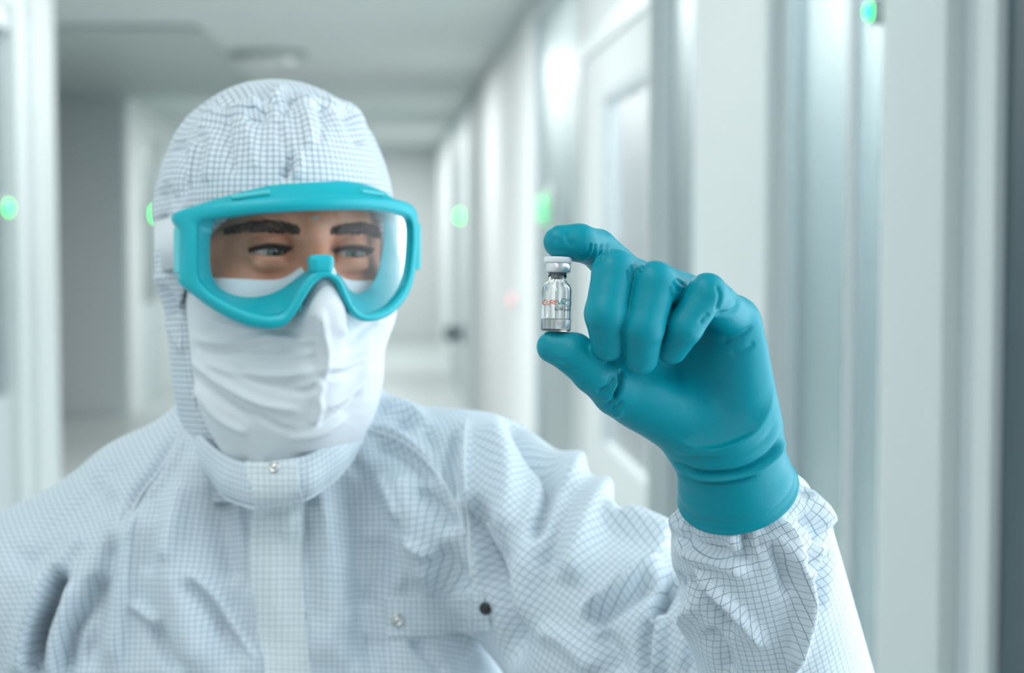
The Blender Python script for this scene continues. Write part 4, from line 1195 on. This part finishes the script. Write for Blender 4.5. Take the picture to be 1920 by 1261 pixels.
    # strap clips and elastic strap round the hood
    for sx, top_, bot_ in ((-1, (334, 425), (337, 512)), (1, (781, 420), (780, 505))):
        a, b = on_shield(*top_, back=9), on_shield(*bot_, back=9)
        ctr = (a + b) / 2 - np.array([sx * 1.5, 2.0, 0]); hz = abs(a[2] - b[2]) / 2 - 1
        def sb(p, ctr=ctr, hz=hz):
            q = p - ctr.astype(np.float32)
            d = np.stack([np.abs(q[:, 0]) - 2.0, np.abs(q[:, 1]) - 7.0, np.abs(q[:, 2]) - hz], 1)
            return np.linalg.norm(np.maximum(d, 0), axis=1) + np.minimum(d.max(1), 0) - 1.2
        V, Fq = nets(sb, ax(ctr[0] - 8, ctr[0] + 8, 0.9), ax(ctr[1] - 14, ctr[1] + 14, 0.9), ax(ctr[2] - hz - 6, ctr[2] + hz + 6, 0.9))
        head_child('strap_clip', V, Fq, M['strap'], g)
    bar((345, 428), (347, 512), 1.3, 'strap_slot', M['gap'], 1.0)
    # strap: a band around the back of the hood
    rows = []
    zc, hh = -24.0, 17.0
    xo = 84.5
    path = [(-80.5, 66), (-80.2, 45), (-79.8, 25), (-79.6, 8)]
    for k in range(41):
        a = math.pi + math.pi * k / 40
        path.append((79.6 * math.cos(a), -2 + 100.5 * math.sin(a)))
    path += [(79.6, 8), (79.8, 25), (79.5, 45), (78, 66)]
    n = len(path) - 1
    v, f = [], []
    for x, y in path:
        o_ = nrm((x, y * 0.8, 0))
        for dz, dr in ((-hh, 0), (hh, 0), (hh, 1.6), (-hh, 1.6)):
            v.append((x + o_[0] * dr, y + o_[1] * dr, zc + dz))
    for k in range(n):
        for i in range(4): f.append([k * 4 + i, k * 4 + (i + 1) % 4, k * 4 + 4 + (i + 1) % 4, k * 4 + 4 + i])
    s = head_child('strap', v, f, M['mask'], g); s['label'] = 'pale elastic strap'
goggles()

# ------------------------------------------------------------------ the vial
def lathe_v(name, prof, base, axis, m, parent, n=64, closed_prof=False):
    t = nrm(np.cross(axis, (0, 1, 0))); u = np.cross(t, axis)
    v, f = [], []
    for r, h in prof:
        for i in range(n):
            a = 2 * math.pi * i / n; v.append(base + axis * h + (t * math.cos(a) + u * math.sin(a)) * max(r, 1e-3))
    L = len(prof)
    for j in range(L if closed_prof else L - 1):
        for i in range(n):
            b = (j + 1) % L
            f.append([j * n + i, b * n + i, b * n + (i + 1) % n, j * n + (i + 1) % n])
    o = obj_view(name, np.array(v), f, m, parent, True)
    bm = bmesh.new(); bm.from_mesh(o.data); bmesh.ops.remove_doubles(bm, verts=bm.verts, dist=1e-6); bmesh.ops.recalc_face_normals(bm, faces=bm.faces); bm.to_mesh(o.data); bm.free()
    o.data.polygons.foreach_set('use_smooth', np.ones(len(o.data.polygons), dtype=bool))
    md = o.modifiers.new('edges', 'EDGE_SPLIT'); md.split_angle = math.radians(40)
    return o
def vial():
    D0 = 967.0
    base = P(1042.0, 621, D0); top = P(1046.5, 481, D0)
    axis = nrm(top - base); H = np.linalg.norm(top - base)
    e = bpy.data.objects.new('vial', None); COL.objects.link(e); e.location = to_world(base)
    tag(e, 'small clear glass vial with white cap held between gloved thumb and index finger', 'vial')
    def L(name, prof, m, cp=False, parent=e):
        o = lathe_v(name, prof, base, axis, m, parent, closed_prof=cp)
        o.matrix_parent_inverse = Matrix.Translation(-e.location) if parent is e else Matrix.Identity(4)
        return o
    R = 8.0
    outer = [(0, 0.35), (5.6, 0.15), (6.9, 0.0), (7.6, 0.35), (R, 1.2), (R, 21.6), (7.75, 23.0), (6.9, 24.5), (5.6, 25.6), (4.95, 26.4), (4.8, 27.4), (4.8, 30.2), (5.4, 31.0), (6.3, 31.4), (6.3, 34.2)]
    inner = [(3.6, 34.2), (3.6, 27.2), (4.1, 26.0), (5.4, 24.6), (6.5, 23.2), (6.95, 21.4), (6.95, 2.2), (6.4, 1.4), (5.4, 1.15), (0, 1.15)]
    gl = L('glass_body', outer + inner, M['glass'])
    L('vaccine', [(0, 1.1), (5.4, 1.1), (6.45, 1.35), (7.0, 2.2), (7.0, 6.6), (6.6, 6.35), (0, 6.3)], M['powder'])
    L('stopper', [(0, 27.6), (3.2, 27.6), (3.5, 28.0), (3.5, 34.2), (6.1, 34.3), (6.1, 35.2), (0, 35.2)], M['stopper'])
    L('crimp_seal', [(5.1, 31.2), (6.0, 30.8), (6.6, 31.2), (6.75, 31.7), (6.75, 35.6), (6.4, 36.1), (4.0, 36.15), (0, 36.15)], M['crimp'])
    L('flip_cap', [(0, 35.9), (6.9, 35.9), (7.35, 36.2), (7.45, 36.8), (7.45, 38.3), (7.2, 38.9), (6.6, 39.15), (0, 39.2)], M['cap'])
    # print on the glass: strokes on the cylinder, x across (mm), y up (mm) in the plane facing the reader
    t = np.array([1.0, 0, 0]); t = nrm(t - axis * (t @ axis)); fwd = nrm(np.cross(t, axis));
    if fwd[1] > 0: fwd = -fwd
    def stroke_mesh(name, strokes, m):
        v, f = [], []
        for pts, w in strokes:
            pts = [np.array(q, float) for q in pts]; n0 = len(v)
            # resample finely so that the ribbon follows the round glass
            rs = []
            for a, b in zip(pts[:-1], pts[1:]):
                k = max(1, int(np.linalg.norm(b - a) / 0.25)); rs += [a + (b - a) * i / k for i in range(k)]
            rs.append(pts[-1])
            for i, q in enumerate(rs):
                d = rs[min(i + 1, len(rs) - 1)] - rs[max(i - 1, 0)]; d = d / (np.linalg.norm(d) + 1e-9); nn = np.array([-d[1], d[0]])
                for s in (-0.5, 0.5):
                    z = q + nn * w * s; x = max(-7.75, min(7.75, z[0]))
                    for rad in (8.06, 8.02):
                        yy = math.sqrt(rad ** 2 - x * x)
                        v.append(base + axis * z[1] + t * x + fwd * yy)
            for i in range(len(rs) - 1):
                a = n0 + i * 4
                f.append([a, a + 2, a + 6, a + 4]); f.append([a + 1, a + 5, a + 7, a + 3]); f.append([a, a + 4, a + 5, a + 1]); f.append([a + 2, a + 3, a + 7, a + 6])
        o = obj_view(name, np.array(v), f, m, gl, False); return o
    y0, h = 14.0, 2.1                # baseline and letter height
    def arc(cx, cy, rx, ry, a0, a1, n=20): return [(cx + rx * math.cos(math.radians(a0 + (a1 - a0) * i / n)), cy + ry * math.sin(math.radians(a0 + (a1 - a0) * i / n))) for i in range(n + 1)]
    w = 0.38
    def U(x, k): return [([(x, y0 + h), (x, y0 + 0.35), (x + 0.3, y0), (x + k - 0.3, y0), (x + k, y0 + 0.35), (x + k, y0 + h)], w)]
    def Rr(x, k): return [([(x, y0), (x, y0 + h), (x + k - 0.3, y0 + h), (x + k, y0 + h - 0.3), (x + k, y0 + h * 0.6), (x + k - 0.3, y0 + h * 0.42), (x + 0.1, y0 + h * 0.42)], w), ([(x + k * 0.5, y0 + h * 0.42), (x + k, y0)], w)]
    def Ee(x, k): return [([(x + k, y0 + h), (x, y0 + h), (x, y0), (x + k, y0)], w), ([(x, y0 + h * 0.5), (x + k * 0.85, y0 + h * 0.5)], w)]
    orange = [(arc(-4.3, y0 + 0.9, 3.1, 1.55, 118, 242), 0.55)] + U(-5.2, 1.5) + Rr(-3.2, 1.5) + Ee(-1.2, 1.3)
    stroke_mesh('printed_orange_letters', orange, M['orange'])
    teal = [([(0.35, y0 + h + 0.1), (1.3, y0 - 0.1), (2.7, y0 + 3.0), (3.4, y0 + 3.0), (5.0, y0 + 2.75)], 0.42), ([(2.2, y0), (3.0, y0 + h), (3.8, y0)], w), ([(2.5, y0 + 0.6), (3.5, y0 + 0.6)], w),
            ([(5.6, y0 + h), (4.6, y0 + h), (4.3, y0 + h - 0.3), (4.3, y0 + 0.3), (4.6, y0), (5.6, y0)], w),
            (arc(3.4, y0 + 0.9, 4.0, 2.1, 65, -60), 0.34), ([(-1.0, y0 - 1.0), (1.5, y0 - 1.15), (3.6, y0 - 1.1), (5.4, y0 - 0.9)], 0.22)]
    stroke_mesh('printed_teal_letters', teal, M['teal_print'])
    # hand-written line: the RNA people
    yb, s = y0 - 3.1, 0.95; g = []
    x = -1.2
    def letter(c, x):
        S_ = {'t': [[(0.25, 1.7), (0.2, 0.15), (0.45, 0)], [(0, 1.15), (0.5, 1.2)]], 'h': [[(0, 1.8), (0, 0)], [(0, 0.6), (0.3, 1.0), (0.5, 0.7), (0.5, 0)]],
              'e': [[(0, 0.5), (0.5, 0.6), (0.4, 1.0), (0.1, 0.9), (0, 0.4), (0.2, 0), (0.5, 0.15)]], 'R': [[(0, 0), (0.05, 1.7), (0.6, 1.6), (0.55, 0.95), (0.05, 0.85), (0.65, 0)]],
              'N': [[(0, 0), (0, 1.7), (0.6, 0), (0.65, 1.7)]], 'A': [[(0, 0), (0.35, 1.7), (0.75, 0)], [(0.15, 0.6), (0.6, 0.6)]],
              'p': [[(0, 1.0), (0, -0.8)], [(0, 0.8), (0.35, 1.0), (0.5, 0.5), (0.3, 0), (0, 0.1)]], 'o': [[(0.25, 1.0), (0, 0.5), (0.25, 0), (0.5, 0.5), (0.25, 1.0)]], 'l': [[(0.1, 1.8), (0.05, 0.1), (0.25, 0)]]}[c]
        return [([(x + a * s, yb + b * s) for a, b in st], 0.17) for st in S_]
    for c in 'the RNA people':
        if c == ' ': x += 0.45; continue
        g += letter(c, x); x += (0.85 if c in 'RNA' else 0.62) * s
    stroke_mesh('printed_black_script', g, M['black_print'])
vial()
